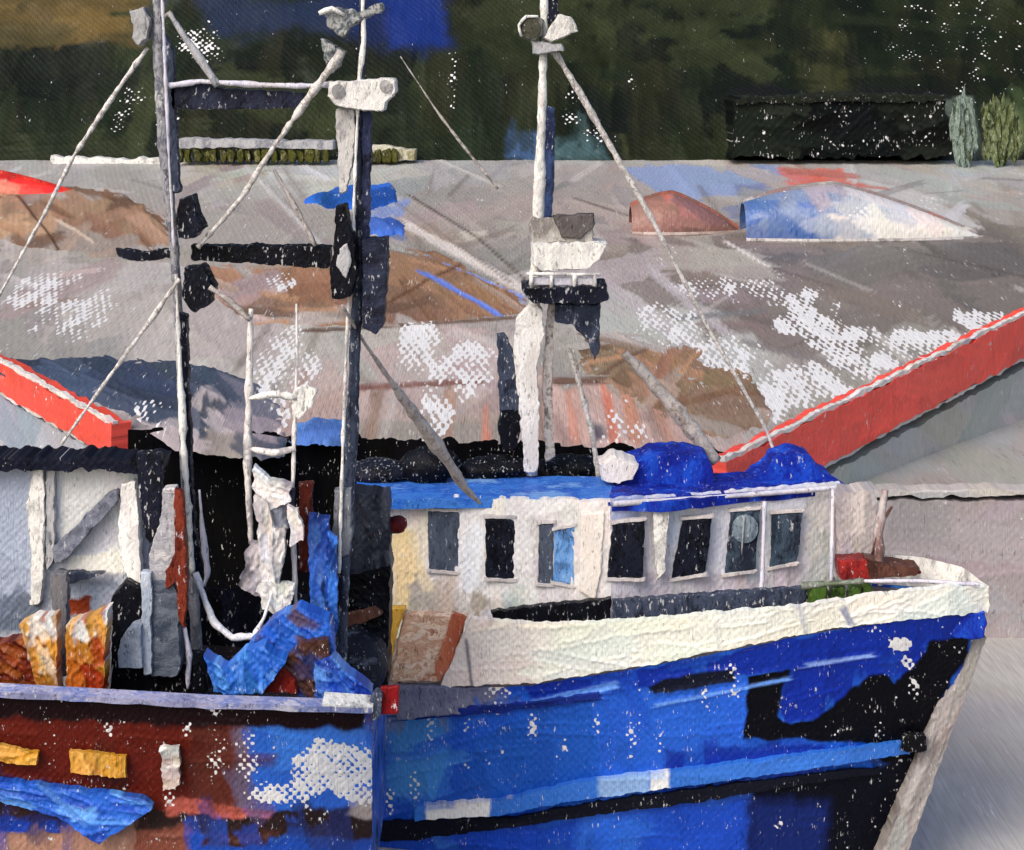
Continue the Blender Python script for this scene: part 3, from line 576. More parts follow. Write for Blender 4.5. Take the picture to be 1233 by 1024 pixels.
def dinghy(px0, px1, ytop, ybot, base, fn, label, seed, bow=1):
    """An upturned dinghy: keel up, pointed bow, blunt stern, on the yard."""
    D = float(gD(ybot)); x0, x1 = (px0-CX)*D/F, (px1-CX)*D/F; L = x1-x0; hgt = (ybot-ytop)*D/F*.95; zb = float(gz(D))
    t = thing('dinghy', label, 'dinghy', ((x0+x1)/2, D+.5, zb), 'upturned dinghies in the yard')
    nu, nv = 120, 60; s = np.linspace(0, 1, nu)[None].repeat(nv, 0).ravel(); a = np.linspace(-.02, math.pi+.02, nv)[:, None].repeat(nu, 1).ravel()
    sb = s if bow > 0 else 1-s
    wid = .72*np.clip(1-sb**2.6, 0, 1)**.7*(.75+.25*np.clip(sb*4, 0, 1)); hh = hgt*np.clip(1-sb**1.7*.97, 0, 1)*(.55+.45*np.clip(sb*2.6, 0, 1))
    X = x0+s*L; Y = D+.75-wid*np.cos(a); Z = zb+hh*np.abs(np.sin(a))**.75
    U = (s*(px1-px0)+px0); V = ybot-np.sin(a)*hh/hgt*(ybot-ytop); pt = Paint(U, V, base, seed); fn(pt)
    surface('hull', np.c_[X, Y, Z], nu, nv, U, V, pt, brushed(), t, (0, -.6, .6), .015)
    ks = np.linspace(0, .97, 14); pts = []
    v = []; f = []
    for q in ks:
        qq = q if bow > 0 else 1-q; h_ = hgt*max(1-qq**1.7*.97, 0)*(.55+.45*min(qq*2.6, 1)); v += [(x0+q*L, D+.75-.05, zb+h_-.03), (x0+q*L, D+.75+.05, zb+h_-.03), (x0+q*L, D+.75+.04, zb+h_+.07), (x0+q*L, D+.75-.04, zb+h_+.07)]
    for k in range(13):
        for e in range(4): f.append([k*4+e, k*4+(e+1) % 4, k*4+4+(e+1) % 4, k*4+4+e])
    link('keel', v, f, fn.keel, t)
    rim = []; f = []
    for k in range(50):
        q = k/49; qq = q if bow > 0 else 1-q; w_ = .72*max(1-qq**2.6, 0)**.7*(.75+.25*min(qq*4, 1))+.03
        rim += [(x0+q*L, D+.75-w_, zb+.10), (x0+q*L, D+.75-w_-.03, zb+.05), (x0+q*L, D+.75-w_, zb-.01), (x0+q*L, D+.75-w_+.04, zb+.05)]
    for k in range(49):
        for e in range(4): f.append([k*4+e, k*4+(e+1) % 4, k*4+4+(e+1) % 4, k*4+4+e])
    link('rim', rim, f, fn.rim, t)
def fd1(p):
    p.poly([(1040, 190), (1210, 190), (1210, 310), (1000, 310), (1020, 250)], (206, 204, 200), edge=10); p.poly([(900, 245), (1010, 255), (1000, 300), (900, 300)], (50, 84, 146), edge=12)
    p.poly([(930, 200), (1000, 200), (995, 226), (940, 226)], (170, 92, 82), edge=6); p.poly([(1000, 200), (1060, 200), (1060, 230), (1000, 232)], (130, 86, 82), edge=6); p.poly([(1000, 235), (1060, 235), (1040, 270), (990, 270)], (160, 166, 180), edge=8)
    p.strokes(80, (30, 100), (10, 24), .2, .6, .07, .75); p.flecks(.45, 20); p.bare(1050, 270, 40, 20, .5)
fd1.keel = paint('keel_red', [(140, 104, 100), (122, 112, 114), (132, 128, 128), (180, 176, 172)], sc=(1.2, 3, 3)); fd1.rim = paint('rim_grey', [(150, 146, 144), (176, 172, 170), (120, 116, 116)])
dinghy(900, 1197, 205, 294, (116, 118, 130), fd1, 'large upturned dinghy fading from blue to a white pointed bow', 71)
def fd2(p):
    p.poly([(800, 215), (890, 215), (890, 245), (810, 245)], (176, 92, 78), edge=5); p.strokes(40, (30, 80), (8, 20), .6, .4, .12, .8); p.flecks(.3, 20)
fd2.keel = paint('keel_coral', [(150, 90, 78), (120, 78, 68), (110, 84, 76)]); fd2.rim = paint('pale_rim', [(170, 156, 150), (146, 128, 120)])
dinghy(762, 900, 222, 286, (124, 92, 82), fd2, 'small red-brown upturned dinghy with a pale rim', 72)
def fd3(p):
    p.poly([(-80, 225), (30, 222), (20, 250), (-80, 260)], (200, 120, 100), edge=6); p.strokes(30, (30, 80), (8, 20), .1, .3, .12, .8)
fd3.keel = REDP; fd3.rim = paint('brown_rim', [(160, 122, 96), (130, 96, 74)])
dinghy(-90, 86, 200, 240, (196, 36, 30), fd3, 'bright red upturned dinghy cut by the left edge of the view', 73)

# ------------------------------------------------------------------ the blue boat
def hull_top(px): return np.interp(px, [300, 480, 545, 640, 800, 1000, 1187], [852, 824, 829, 825, 799, 759, 733])
def hullD(u, v):
    yt = hull_top(u); t = np.clip((v-yt)/(1112-yt), -.35, 1); xr = 1187-157*np.clip(t, 0, 1); s = np.clip((u-300)/(xr-300), 0, 1)
    a = np.interp(s, [0, .2, .4, .6, .75, .88, .95, 1], [18.75, 18.35, 17.95, 17.68, 17.52, 17.50, 17.58, 17.75])
    b = np.interp(s, [0, .2, .4, .6, .75, .88, .95, 1], [19.3, 18.85, 18.5, 18.28, 18.16, 18.12, 18.16, 18.27])
    return a+(b-a)*t
C0 = np.array(P(1187, 733, 17.75)[:2]); C1 = np.array(P(1030, 1112, 18.27)[:2]); CDIR = (C1-C0)/np.linalg.norm(C1-C0)
def mirror(p):
    q = p.copy(); d = p[:, :2]-C0; par = d@CDIR; proj = par[:, None]*CDIR[None]; q[:, :2] = C0+2*proj-d; return q
bb = thing('fishing_boat', 'blue fishing boat with white bulwark, blue roofed wheelhouse and bow to the right', 'boat', (1.2, 19.2, 0))
def f_hull(p):
    P_ = p.poly
    P_([(300, 830), (460, 830), (460, 1000), (300, 1000)], (30, 84, 178), warp=3)
    P_([(470, 840), (540, 840), (530, 960), (470, 960)], (52, 120, 192), edge=14)
    P_([(560, 870), (720, 850), (720, 960), (560, 970)], (20, 78, 172), edge=10)
    P_([(720, 830), (900, 800), (900, 930), (720, 950)], (26, 84, 188), edge=10)
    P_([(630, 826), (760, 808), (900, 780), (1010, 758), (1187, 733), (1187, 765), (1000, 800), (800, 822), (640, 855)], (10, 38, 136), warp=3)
    P_([(478, 822), (610, 826), (590, 856), (478, 864)], (96, 100, 128), warp=3)
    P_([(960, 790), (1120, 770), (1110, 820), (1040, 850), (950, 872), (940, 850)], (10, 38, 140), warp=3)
    P_([(800, 905), (960, 893), (980, 930), (800, 960)], (18, 44, 140), edge=8)
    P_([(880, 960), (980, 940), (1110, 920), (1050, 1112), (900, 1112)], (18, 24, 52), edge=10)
    P_([(900, 970), (990, 965), (985, 1040), (900, 1040)], (24, 44, 120), edge=14)
    P_([(300, 1000), (900, 960), (900, 1112), (300, 1112)], (16, 62, 168), edge=8)
    P_([(700, 980), (780, 970), (760, 1112), (690, 1112)], (32, 90, 192), edge=12)
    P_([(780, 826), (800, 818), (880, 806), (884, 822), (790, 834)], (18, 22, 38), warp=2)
    p.strokes(160, (30, 120), (10, 34), 1.5, .22, .12, .6)
    p.strokes(70, (50, 160), (8, 22), -.15, .12, .1, .6)
    # black paint at the bow
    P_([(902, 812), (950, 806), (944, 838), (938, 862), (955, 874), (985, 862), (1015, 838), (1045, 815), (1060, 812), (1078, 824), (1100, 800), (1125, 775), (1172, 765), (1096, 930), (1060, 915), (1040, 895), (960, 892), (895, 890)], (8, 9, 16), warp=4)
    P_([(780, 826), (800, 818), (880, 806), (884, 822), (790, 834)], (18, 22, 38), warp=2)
    p.stroke(600, 852, 250, 7, -.1, (16, 34, 110)); p.stroke(690, 836, 100, 8, -.22, (90, 140, 220)); p.stroke(870, 833, 180, 4, -.2, (92, 140, 220)); p.stroke(1010, 795, 90, 4, -.15, (120, 150, 214))
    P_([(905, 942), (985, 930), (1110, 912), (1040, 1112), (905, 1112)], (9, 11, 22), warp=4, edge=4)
    P_([(900, 965), (1000, 968), (990, 1030), (900, 1040)], (16, 32, 92), edge=12)
    P_([(900, 905), (990, 896), (1000, 925), (900, 935)], (24, 50, 150), edge=6)
    p.bare(1082, 775, 20, 9, 1.1); p.bare(1093, 800, 11, 13, .9); p.bare(600, 835, 18, 14, .7)
    for x, y in ((640, 880), (718, 880), (795, 900), (680, 905), (560, 870), (600, 845), (585, 915), (520, 870), (850, 840), (885, 820), (760, 900), (500, 950), (470, 960), (1100, 830), (1060, 930)): p.bare(x, y, 7, 22, .62)
    p.flecks(.42, 40)
    r = p.U > 1075-(p.V-940)*.4
    p.b = np.maximum(p.b, .42*(r & (p.V > 770) & (noise(p.U/5, p.V/14, 3) > .12)))
HT = [(300, 852), (480, 824), (545, 829), (640, 825), (800, 799), (1000, 759), (1187, 733)]; HB = [(300, 1112), (700, 1112), (1030, 1112)]
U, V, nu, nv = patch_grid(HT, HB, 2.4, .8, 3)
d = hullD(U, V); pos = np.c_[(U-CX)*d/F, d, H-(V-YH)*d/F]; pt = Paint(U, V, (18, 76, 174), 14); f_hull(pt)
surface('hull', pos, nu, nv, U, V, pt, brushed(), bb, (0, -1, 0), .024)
# far side, deck, transom
k0 = 6; Ug = U.reshape(nv, nu)[::k0, ::k0]; pg = pos.reshape(nv, nu, 3)[::k0, ::k0]; a, b = Ug.shape; far = mirror(pg.reshape(-1, 3))
ff = [[j*b+i, j*b+i+1, (j+1)*b+i+1, (j+1)*b+i] for j in range(a-1) for i in range(b-1)]
link('hull_side', far, ff, BLUE, bb, True)
rail = pg[0]; rf = mirror(rail); n = len(rail); z = np.array([0, 0, .03])
link('deck', np.vstack([rail-z, rf-z]), [[i, i+1, n+i+1, n+i] for i in range(n-1)], paint('deck_paint', [(120, 104, 92), (96, 90, 92), (140, 128, 116)]), bb)
tl = pg[:, 0]; tr = mirror(tl); link('transom', np.vstack([tl, tr]), [[i, i+1, a+i+1, a+i] for i in range(a-1)], BLUE, bb)
prf = lambda off: (lambda u, v: hullD(u, v)-off)
def f_bul(p):
    p.poly([(560, 740), (605, 742), (575, 826), (528, 830)], (214, 202, 196), edge=3); p.poly([(592, 744), (612, 750), (585, 790), (572, 790)], (186, 170, 168), warp=2)
    p.poly([(610, 740), (1010, 728), (1010, 760), (610, 822)], (222, 224, 212), edge=6)
    p.poly([(955, 730), (985, 728), (985, 756), (960, 764)], (196, 198, 196), edge=5)
    p.strokes(60, (50, 160), (14, 40), -.12, .2, .035, .7); p.stroke(565, 800, 60, 4, 1.45, (120, 116, 124)); p.stroke(1020, 742, 24, 9, 1.1, (142, 146, 164)); p.stroke(967, 748, 40, 5, 1.35, (176, 180, 182)); p.stroke(865, 772, 50, 5, 1.4, (204, 206, 202)); p.flecks(.2, 30)
BT = [(568, 745), (640, 752), (735, 750), (830, 742), (960, 731), (1060, 716), (1150, 706), (1190, 708)]; BBt = [(530, 827), (640, 823), (800, 797), (1000, 757), (1190, 737)]
o = wall('bulwark', BT, BBt, prf(.02), (226, 226, 216), f_bul, parent=bb, back=(0, .10, 0), amp=.02, seed=15, step=2.4)
bt = np.array([P(u, v, float(hullD(np.array([u]), np.array([v]))[0])) for u, v in along(BT, 40)]); bm_ = np.array([P(u, v, float(hullD(np.array([u]), np.array([v]))[0])) for u, v in along(BBt, 40)])
fb = mirror(np.vstack([bt, bm_])); link('bulwark', fb, [[i, i+1, 41+i, 40+i] for i in range(39)], WHITE, bb)
# stem bar
knife('stem', [(1156, 770), (1188, 768)], [(1030, 1110), (1062, 1110)], 17.84, (138, 133, 131), [(148, 144, 142), (122, 114, 112), (156, 152, 150), (116, 106, 104)], 2.0, bb, .26, n=40, L=(30, 110), w=(6, 18), spread=.12, seed=102, rag=1.2)
slab('stem_head', [(1120, 748), (1186, 738), (1190, 752), (1184, 768), (1168, 772), (1140, 766)], 17.66, .12, ULTRA, bb)
slab('hawse_plate', [(1086, 890), (1100, 885), (1116, 888), (1117, 904), (1102, 908), (1086, 904)], 17.70, .12, BLACK, bb, rag=2)
# strakes proud of the plating
def strip(name, top, bot, base, fn, off=.07, seed=1, step=2.4):
    return wall(name, top, bot, prf(off), base, fn, parent=bb, back=(0, off+.03, 0), rag=1.4, seed=seed, step=step)
def f_st(p):
    p.poly([(512, 962), (592, 956), (590, 990), (512, 996)], (222, 222, 222), warp=2); p.poly([(722, 930), (780, 922), (780, 960), (722, 962)], (126, 160, 206), warp=3, edge=3); p.poly([(784, 920), (806, 918), (804, 955), (782, 955)], (216, 218, 220), warp=2)
    p.strokes(30, (30, 90), (6, 14), -.14, .1, .1, .6); p.flecks(.3, 20)
strip('rubbing_strake', [(500, 970), (600, 964), (720, 938), (800, 930), (980, 908), (1096, 893)], [(500, 988), (600, 982), (720, 960), (800, 950), (980, 926), (1094, 908)], (44, 104, 194), f_st, .09, 21)
def f_bl(p): p.strokes(30, (40, 100), (6, 14), -.14, .1, .3, .6); p.flecks(.3, 20)
strip('rubbing_strake', [(360, 990), (500, 989), (620, 985), (720, 966), (840, 950), (1000, 930), (1060, 925)], [(360, 1016), (500, 1012), (620, 996), (720, 981), (840, 966), (1000, 940), (1060, 932)], (15, 17, 28), f_bl, .06, 22)
strip('top_strake', [(482, 856), (600, 850), (720, 836)], [(482, 868), (600, 858), (722, 842)], (22, 40, 120), f_bl, .05, 23)
# wheelhouse
def f_w1(p):
    p.poly([(465, 640), (515, 640), (510, 745), (465, 745)], (226, 204, 160), edge=6); p.poly([(490, 706), (560, 708), (625, 730), (560, 742), (490, 735)], (176, 168, 158), edge=4)  # grey streak below the windows is painted shadow
    p.poly([(640, 620), (735, 612), (735, 700), (640, 705)], (208, 204, 202), edge=6)
    p.strokes(90, (20, 80), (8, 22), 1.5, .25, .04, .7); p.flecks(.25, 30)
wd = 18.85
wall('deckhouse_wall', [(468, 598), (600, 600), (737, 604)], [(466, 770), (600, 772), (737, 770)], lambda u, v: np.interp(u, [468, 737], [18.95, 18.62]), (224, 222, 221), f_w1, parent=bb, back=(0, .10, 0), seed=24)
def f_w2(p):
    p.poly([(735, 600), (775, 596), (775, 632), (735, 640)], (150, 160, 190), edge=5); p.poly([(740, 690), (900, 690), (960, 690), (960, 712), (740, 722)], (186, 180, 190), edge=5); p.poly([(970, 590), (1012, 585), (1012, 720), (975, 720)], (190, 188, 186), edge=5)
    p.strokes(90, (20, 80), (8, 22), 1.5, .3, .05, .75); p.flecks(.35, 24)
w2D = lambda u, v: np.interp(u, [735, 1012], [18.62, 19.3])
wall('wheelhouse_wall', [(735, 602), (860, 594), (1012, 582)], [(735, 768), (860, 764), (1000, 750)], w2D, (204, 204, 213), f_w2, parent=bb, back=(0, .10, 0), seed=25)
GL = {'g': paint('grey_glass', [(58, 66, 80), (80, 88, 104), (50, 56, 70)], rough=.25), 'b': paint('black_glass', [(10, 12, 20), (26, 30, 44), (8, 9, 14), (40, 46, 60)], rough=.25), 'c': paint('blue_reflection_glass', [(48, 66, 96), (96, 146, 206), (130, 172, 222), (40, 50, 72)], sc=(5, 5, 4), rough=.25), 's': paint('slate_glass', [(40, 52, 66), (66, 82, 98), (34, 40, 54)], rough=.25)}
FR = paint('frame_paint', [(186, 180, 180), (204, 198, 196), (172, 168, 172)])
def window(pts, D, g):
    f = slab('window', pts, D-.04, .06, GL[g], bb, rag=1.3, step=4)
    c = np.mean(pts, 0); q = [tuple(c+(np.array(p)-c)*1.0) for p in pts]
    for e in (0, 2):                                     # head and sill
        (x0, y0), (x1, y1) = (pts[0], pts[1]) if e == 0 else (pts[3], pts[2]); s = -1 if e == 0 else 1
        slab('window_frame', [(x0-3, y0), (x1+3, y1), (x1+3, y1+s*4), (x0-3, y0+s*4)][::(1 if s > 0 else -1)], D-.055, .06, FR, f, rag=.8, step=4)
    return f
window([(515, 616), (554, 617), (552, 689), (516, 686)], 18.88, 'g')
window([(584, 625), (621, 625), (620, 698), (585, 696)], 18.80, 'b')
window([(649, 632), (667, 631), (665, 704), (647, 702)], 18.72, 'g'); window([(668, 640), (693, 634), (691, 706), (666, 700)], 18.71, 'c')  # one window; its blue reflection is coloured in as a second pane
window([(737, 632), (777, 627), (774, 697), (731, 696)], 18.64, 'b')
window([(822, 627), (857, 624), (850, 690), (808, 698)], 18.82, 'b')
w3 = window([(880, 617), (916, 614), (909, 686), (872, 692)], 18.98, 's')
window([(930, 620), (967, 617), (960, 676), (927, 684)], 19.1, 's')
def disc(name, px, py, D, r, mat, parent, r0=0, th=.03):
    v, f = [], []; n = 28
    for dep in (0, th):
        for k in range(n):
            a = 6.2832*k/n; v.append(P(px+r*math.cos(a), py+r*math.sin(a)*1.08, D+dep))
    v.append(P(px, py, D-.01)); f = [[k, (k+1) % n, n+(k+1) % n, n+k] for k in range(n)]+[[k, 2*n, (k+1) % n] for k in range(n)]
    return link(name, v, f, mat, parent)
disc('clear_view_screen', 897, 637, 18.90, 16, paint('clear_screen', [(96, 112, 126), (128, 142, 152), (84, 100, 116)], rough=.2), bb)
tube('screen_wiper', [(896, 622, 18.87), (893, 668, 18.87)], [1.5, 1.2], GREYP, bb)
# mullions and light daubs on the wheelhouse
slab('wall_post', [(786, 612), (806, 608), (801, 690), (790, 700)], 18.62, .08, WHITE, bb); slab('wall_post', [(700, 618), (728, 616), (724, 690), (716, 725), (698, 712)], 18.6, .06, paint('cream_paint', [(226, 216, 206), (236, 228, 218)]), bb)
tube('rail_post', [(921, 604, 18.85), (918, 690, 18.7), (915, 735, 18.4)], [4, 3, 4], LAV, bb)
tube('rail_post', [(1003, 590, 18.9), (1001, 700, 18.4)], [3, 3], LAV, bb)
# roofs
def roof(name, near, far, z, th, mat, nz=0):
    n = along(near, 24); f_ = along(far, 24); v = []
    for (u, w) in n: d = (H-z)*F/(w-YH); v.append(P(u, w, d))
    for (u, w) in f_: d = (H-z)*F/(w-YH); v.append(P(u, w, d))
    v = np.array(v); v[:, 2] += .02*fbm(v[:, 0]*6, v[:, 1]*6, 3); lo = v-np.array([0, 0, th]); m = 24; vv = np.vstack([v, lo]); f = []
    for i in range(m-1): f += [[i, i+1, m+i+1, m+i], [2*m+i, 3*m+i, 3*m+i+1, 2*m+i+1], [i, 2*m+i, 2*m+i+1, i+1], [m+i, m+i+1, 3*m+i+1, 3*m+i]]
    f += [[0, m, 3*m, 2*m], [m-1, 3*m-1, 4*m-1, 2*m-1]]
    return link(name, vv, f, mat, bb)
roof('deckhouse_roof', [(424, 600), (480, 602), (600, 600), (738, 603)], [(432, 574), (500, 576), (620, 574), (738, 574)], 3.60, .10, paint('cornflower_paint', [(40, 98, 190), (64, 124, 206), (34, 86, 182), (110, 156, 214)], sc=(2.5, 4, 4)))
roof('wheelhouse_roof', [(732, 604), (800, 606), (900, 594), (1018, 584)], [(740, 574), (800, 572), (900, 568), (985, 562)], 3.61, .10, ULTRA)
tube('roof_edge', [(738, 607, 18.52), (860, 599, 18.85), (1016, 587, 19.2)], [4, 3.5, 4], LAV, bb)
slab('roof_cover', [(905, 580), (922, 566), (934, 552), (958, 545), (978, 552), (988, 566), (1004, 578), (990, 584), (930, 588)], 19.6, .5, ULTRA, bb)
slab('roof_cover', [(744, 594), (756, 560), (790, 548), (830, 546), (852, 552), (862, 578), (850, 592)], 19.4, .6, ULTRA, bb)
slab('raft_canister', [(722, 560), (740, 550), (770, 562), (764, 578), (745, 584), (724, 580)], 19.3, .4, paint('canister_paint', [(214, 206, 200), (228, 222, 216), (196, 188, 186)]), bb)
lump('net_bundle', 515, 562, 19.6, 34, 22, .25, BLACK, bb, 6, .5); lump('net_bundle', 455, 568, 19.7, 40, 14, .25, DARK, bb, 8, .5); lump('net_bundle', 590, 566, 19.8, 44, 16, .2, BLACK, bb, 11, .5); lump('net_bundle', 690, 562, 20.1, 36, 14, .2, BLACK, bb, 15, .5)
# deck edge fittings
slab('side_strip', [(590, 738), (650, 730), (736, 722), (736, 752), (650, 752), (596, 750)], 18.35, .10, BLACK, bb); slab('side_strip', [(738, 724), (850, 716), (972, 708), (972, 730), (850, 742), (738, 750)], 18.1, .10, SLATE, bb)  # black and slate strips along the deck edge
slab('hatch_panel', [(486, 738), (562, 742), (556, 768), (530, 822), (470, 822)], 18.22, .12, paint('woven_panel', [(196, 170, 148), (176, 132, 106), (216, 196, 176), (156, 104, 80)], sc=(6, 6, 14)), bb)
slab('hatch_edge', [(545, 738), (562, 742), (540, 806), (528, 824), (524, 806)], 18.18, .05, paint('hatch_rust', [(170, 100, 74), (150, 78, 54)]), bb)
slab('deck_post', [(464, 734), (490, 732), (478, 760), (472, 790), (468, 824), (458, 824), (460, 780)], 18.2, .10, GOLD, bb)
slab('stern_panel', [(478, 826), (600, 829), (585, 858), (478, 868)], hullD(np.array([540.]), np.array([840.]))[0]-.06, .1, paint('stern_grey', [(86, 90, 116), (112, 114, 134), (76, 80, 104)]), bb)
# foredeck
slab('windlass', [(1010, 676), (1048, 674), (1062, 682), (1108, 684), (1112, 690), (1060, 698), (1012, 698)], 18.1, .25, paint('windlass_paint', [(84, 26, 28), (120, 32, 32), (160, 44, 40)]), bb)
slab('windlass_drum', [(1045, 676), (1110, 686), (1106, 694), (1048, 698)], 18.05, .3, BROWN, bb)
def fm_(p): p.strokes(20, (20, 60), (6, 16), 1.5, .2, .1, .7); p.flecks(.4, 14)
wall('foredeck_locker', [(1014, 592), (1056, 590)], [(1008, 700), (1050, 700)], 18.5, (164, 156, 156), fm_, parent=bb, back=(0, .35, 0), seed=27)
tube('foremast', [(1066, 590, 18.2), (1058, 640, 18.15), (1060, 705, 18.1)], [6, 9, 5], paint('post_worn', [(176, 170, 168), (150, 132, 130), (110, 84, 80)]), bb, .35)
tube('foremast_brace', [(1074, 610, 18.2), (1060, 632, 18.15), (1050, 668, 18.1)], [2, 3, 2], BROWN, bb, .4)
tube('bow_rail', [(1040, 700, 17.9), (1110, 700, 17.7), (1180, 704, 17.6)], [3, 3, 3], LAV, bb)
tube('bow_rail', [(965, 706, 18.0), (1040, 700, 17.9)], [5, 4], paint('rail_green', [(90, 100, 80), (120, 126, 116), (70, 76, 60)]), bb, .4)
# radar mast
def mast3():
    D = 19.75
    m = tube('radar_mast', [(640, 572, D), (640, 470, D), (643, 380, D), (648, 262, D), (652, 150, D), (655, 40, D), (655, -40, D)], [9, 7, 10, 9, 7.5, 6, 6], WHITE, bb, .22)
    slab('mast_fairing', [(640, 366), (652, 372), (655, 400), (646, 440), (650, 470), (648, 570), (632, 570), (624, 480), (618, 420), (622, 385)], D-.12, .16, paint('mast_white', [(208, 202, 196), (232, 230, 226), (184, 178, 172)], sc=(4, 4, 1.6)), m)
    slab('mast_shade_strip', [(650, 60), (656, 128), (668, 130), (668, 200), (665, 262), (652, 264), (652, 190)], D-.02, .1, paint('shade_strip_paint', [(22, 28, 52), (36, 44, 72), (52, 70, 110)]), m)  # shaded right side of the mast, put in as a dark strip
    slab('mast_shade_strip', [(650, -30), (670, -30), (672, 20), (660, 30)], D-.02, .1, DARK, m)  # the same painted shade carried up to the mast top
    slab('mast_shade_strip', [(660, 365), (668, 366), (664, 470), (668, 550), (656, 560), (654, 460)], D-.04, .1, ROPE_D, m)  # lower part of the painted shade, in the rope colour
    l = slab('floodlight', [(626, 24), (640, 18), (654, 24), (654, 44), (642, 50), (626, 44)], D-.2, .22, paint('lamp_dark', [(60, 62, 52), (40, 42, 36), (120, 120, 112)]), bb); disc('lens', 640, 34, D-.215, 11, paint('lens_dark', [(42, 44, 34), (70, 70, 58)], rough=.2), l)
    tube('lens_ring', [(628, 44, D-.2), (624, 32, D-.22), (632, 20, D-.22), (648, 20, D-.22)], [2.5], WHITE, l, .3)
    l = slab('loudspeaker', [(656, 46), (660, 34), (674, 16), (690, 22), (696, 38), (676, 46), (662, 52)], D-.2, .22, paint('horn_paint', [(196, 194, 188), (216, 214, 210), (160, 160, 156)], sc=(12, 12, 4)), bb)
    slab('mast_collar', [(640, 50), (676, 52), (680, 62), (642, 66)], D-.16, .25, GREYP, m)
    # radar on its platform
    r = slab('radar', [(640, 294), (732, 293), (724, 312), (708, 326), (650, 327), (640, 316)], D-.25, .45, paint('radar_white', [(210, 208, 202), (228, 226, 220), (186, 184, 182)], sc=(7, 7, 2)), bb)
    slab('radar_cap', [(636, 272), (640, 262), (712, 264), (716, 292), (640, 293)], D-.1, .3, paint('radar_grey', [(150, 146, 142), (170, 166, 160), (120, 114, 110)]), r)
    slab('radar_bar', [(664, 262), (715, 258), (716, 272), (700, 288), (676, 286)], D-.14, .2, paint('bar_dark', [(70, 66, 66), (96, 90, 88), (54, 50, 52)]), r)
    pl = slab('radar_platform', [(628, 348), (700, 344), (732, 346), (734, 362), (715, 368), (640, 366)], D-.35, .7, DARK, bb)
    tube('platform_rail', [(634, 330, D-.3), (722, 331, D-.3)], [3, 3], WHITE, pl, .3)
    for x in (640, 664, 692, 716): tube('rail_post', [(x, 330, D-.3), (x, 347, D-.3)], [3, 3], WHITE, pl, .3)
    slab('platform_panel', box(640, 334, 662, 344), D-.28, .03, LAV, pl, rag=.8, step=4); slab('platform_panel', box(667, 334, 690, 344), D-.28, .03, LAV, pl, rag=.8, step=4); slab('platform_panel', box(695, 334, 718, 344), D-.28, .03, LAV, pl, rag=.8, step=4)
    slab('platform_bracket', [(668, 366), (724, 366), (722, 420), (716, 436), (708, 412), (690, 392), (668, 388)], D-.1, .2, SLATE, bb)
    slab('mast_ladder', [(598, 404), (608, 402), (616, 420), (632, 444), (636, 494), (602, 496)], D-.02, .15, SLATE, bb)
    slab('mast_box', [(602, 496), (632, 494), (628, 520), (620, 545), (606, 546), (598, 520)], D-.05, .25, BLACK, bb)
mast3()
tube('stay', [(664, 56, 19.75), (700, 115, 19.8), (780, 255, 19.9), (850, 390, 20), (922, 516, 20.1), (934, 548, 20.1)], [6, 5, 4, 3.4, 3, 2.6], ROPE, bb, .3)
tube('boom', [(752, 425, 20.0), (778, 452, 20.0), (812, 492, 20.0), (846, 534, 20.0), (862, 556, 20.0)], [6, 9, 12, 12, 9], paint('boom_worn', [(150, 142, 136), (176, 170, 166), (126, 114, 104)], sc=(9, 9, 9)), bb, .25)
tube('whip_aerial', [(685, 420, 19.9), (700, 470, 19.9), (712, 520, 19.9), (722, 575, 19.9)], [2.5, 4, 5, 5], ROPE, bb, .35)
tube('whip_aerial', [(704, 480, 19.85), (690, 420, 19.8)], [2, 1.6], ROPE_D, bb, .3)

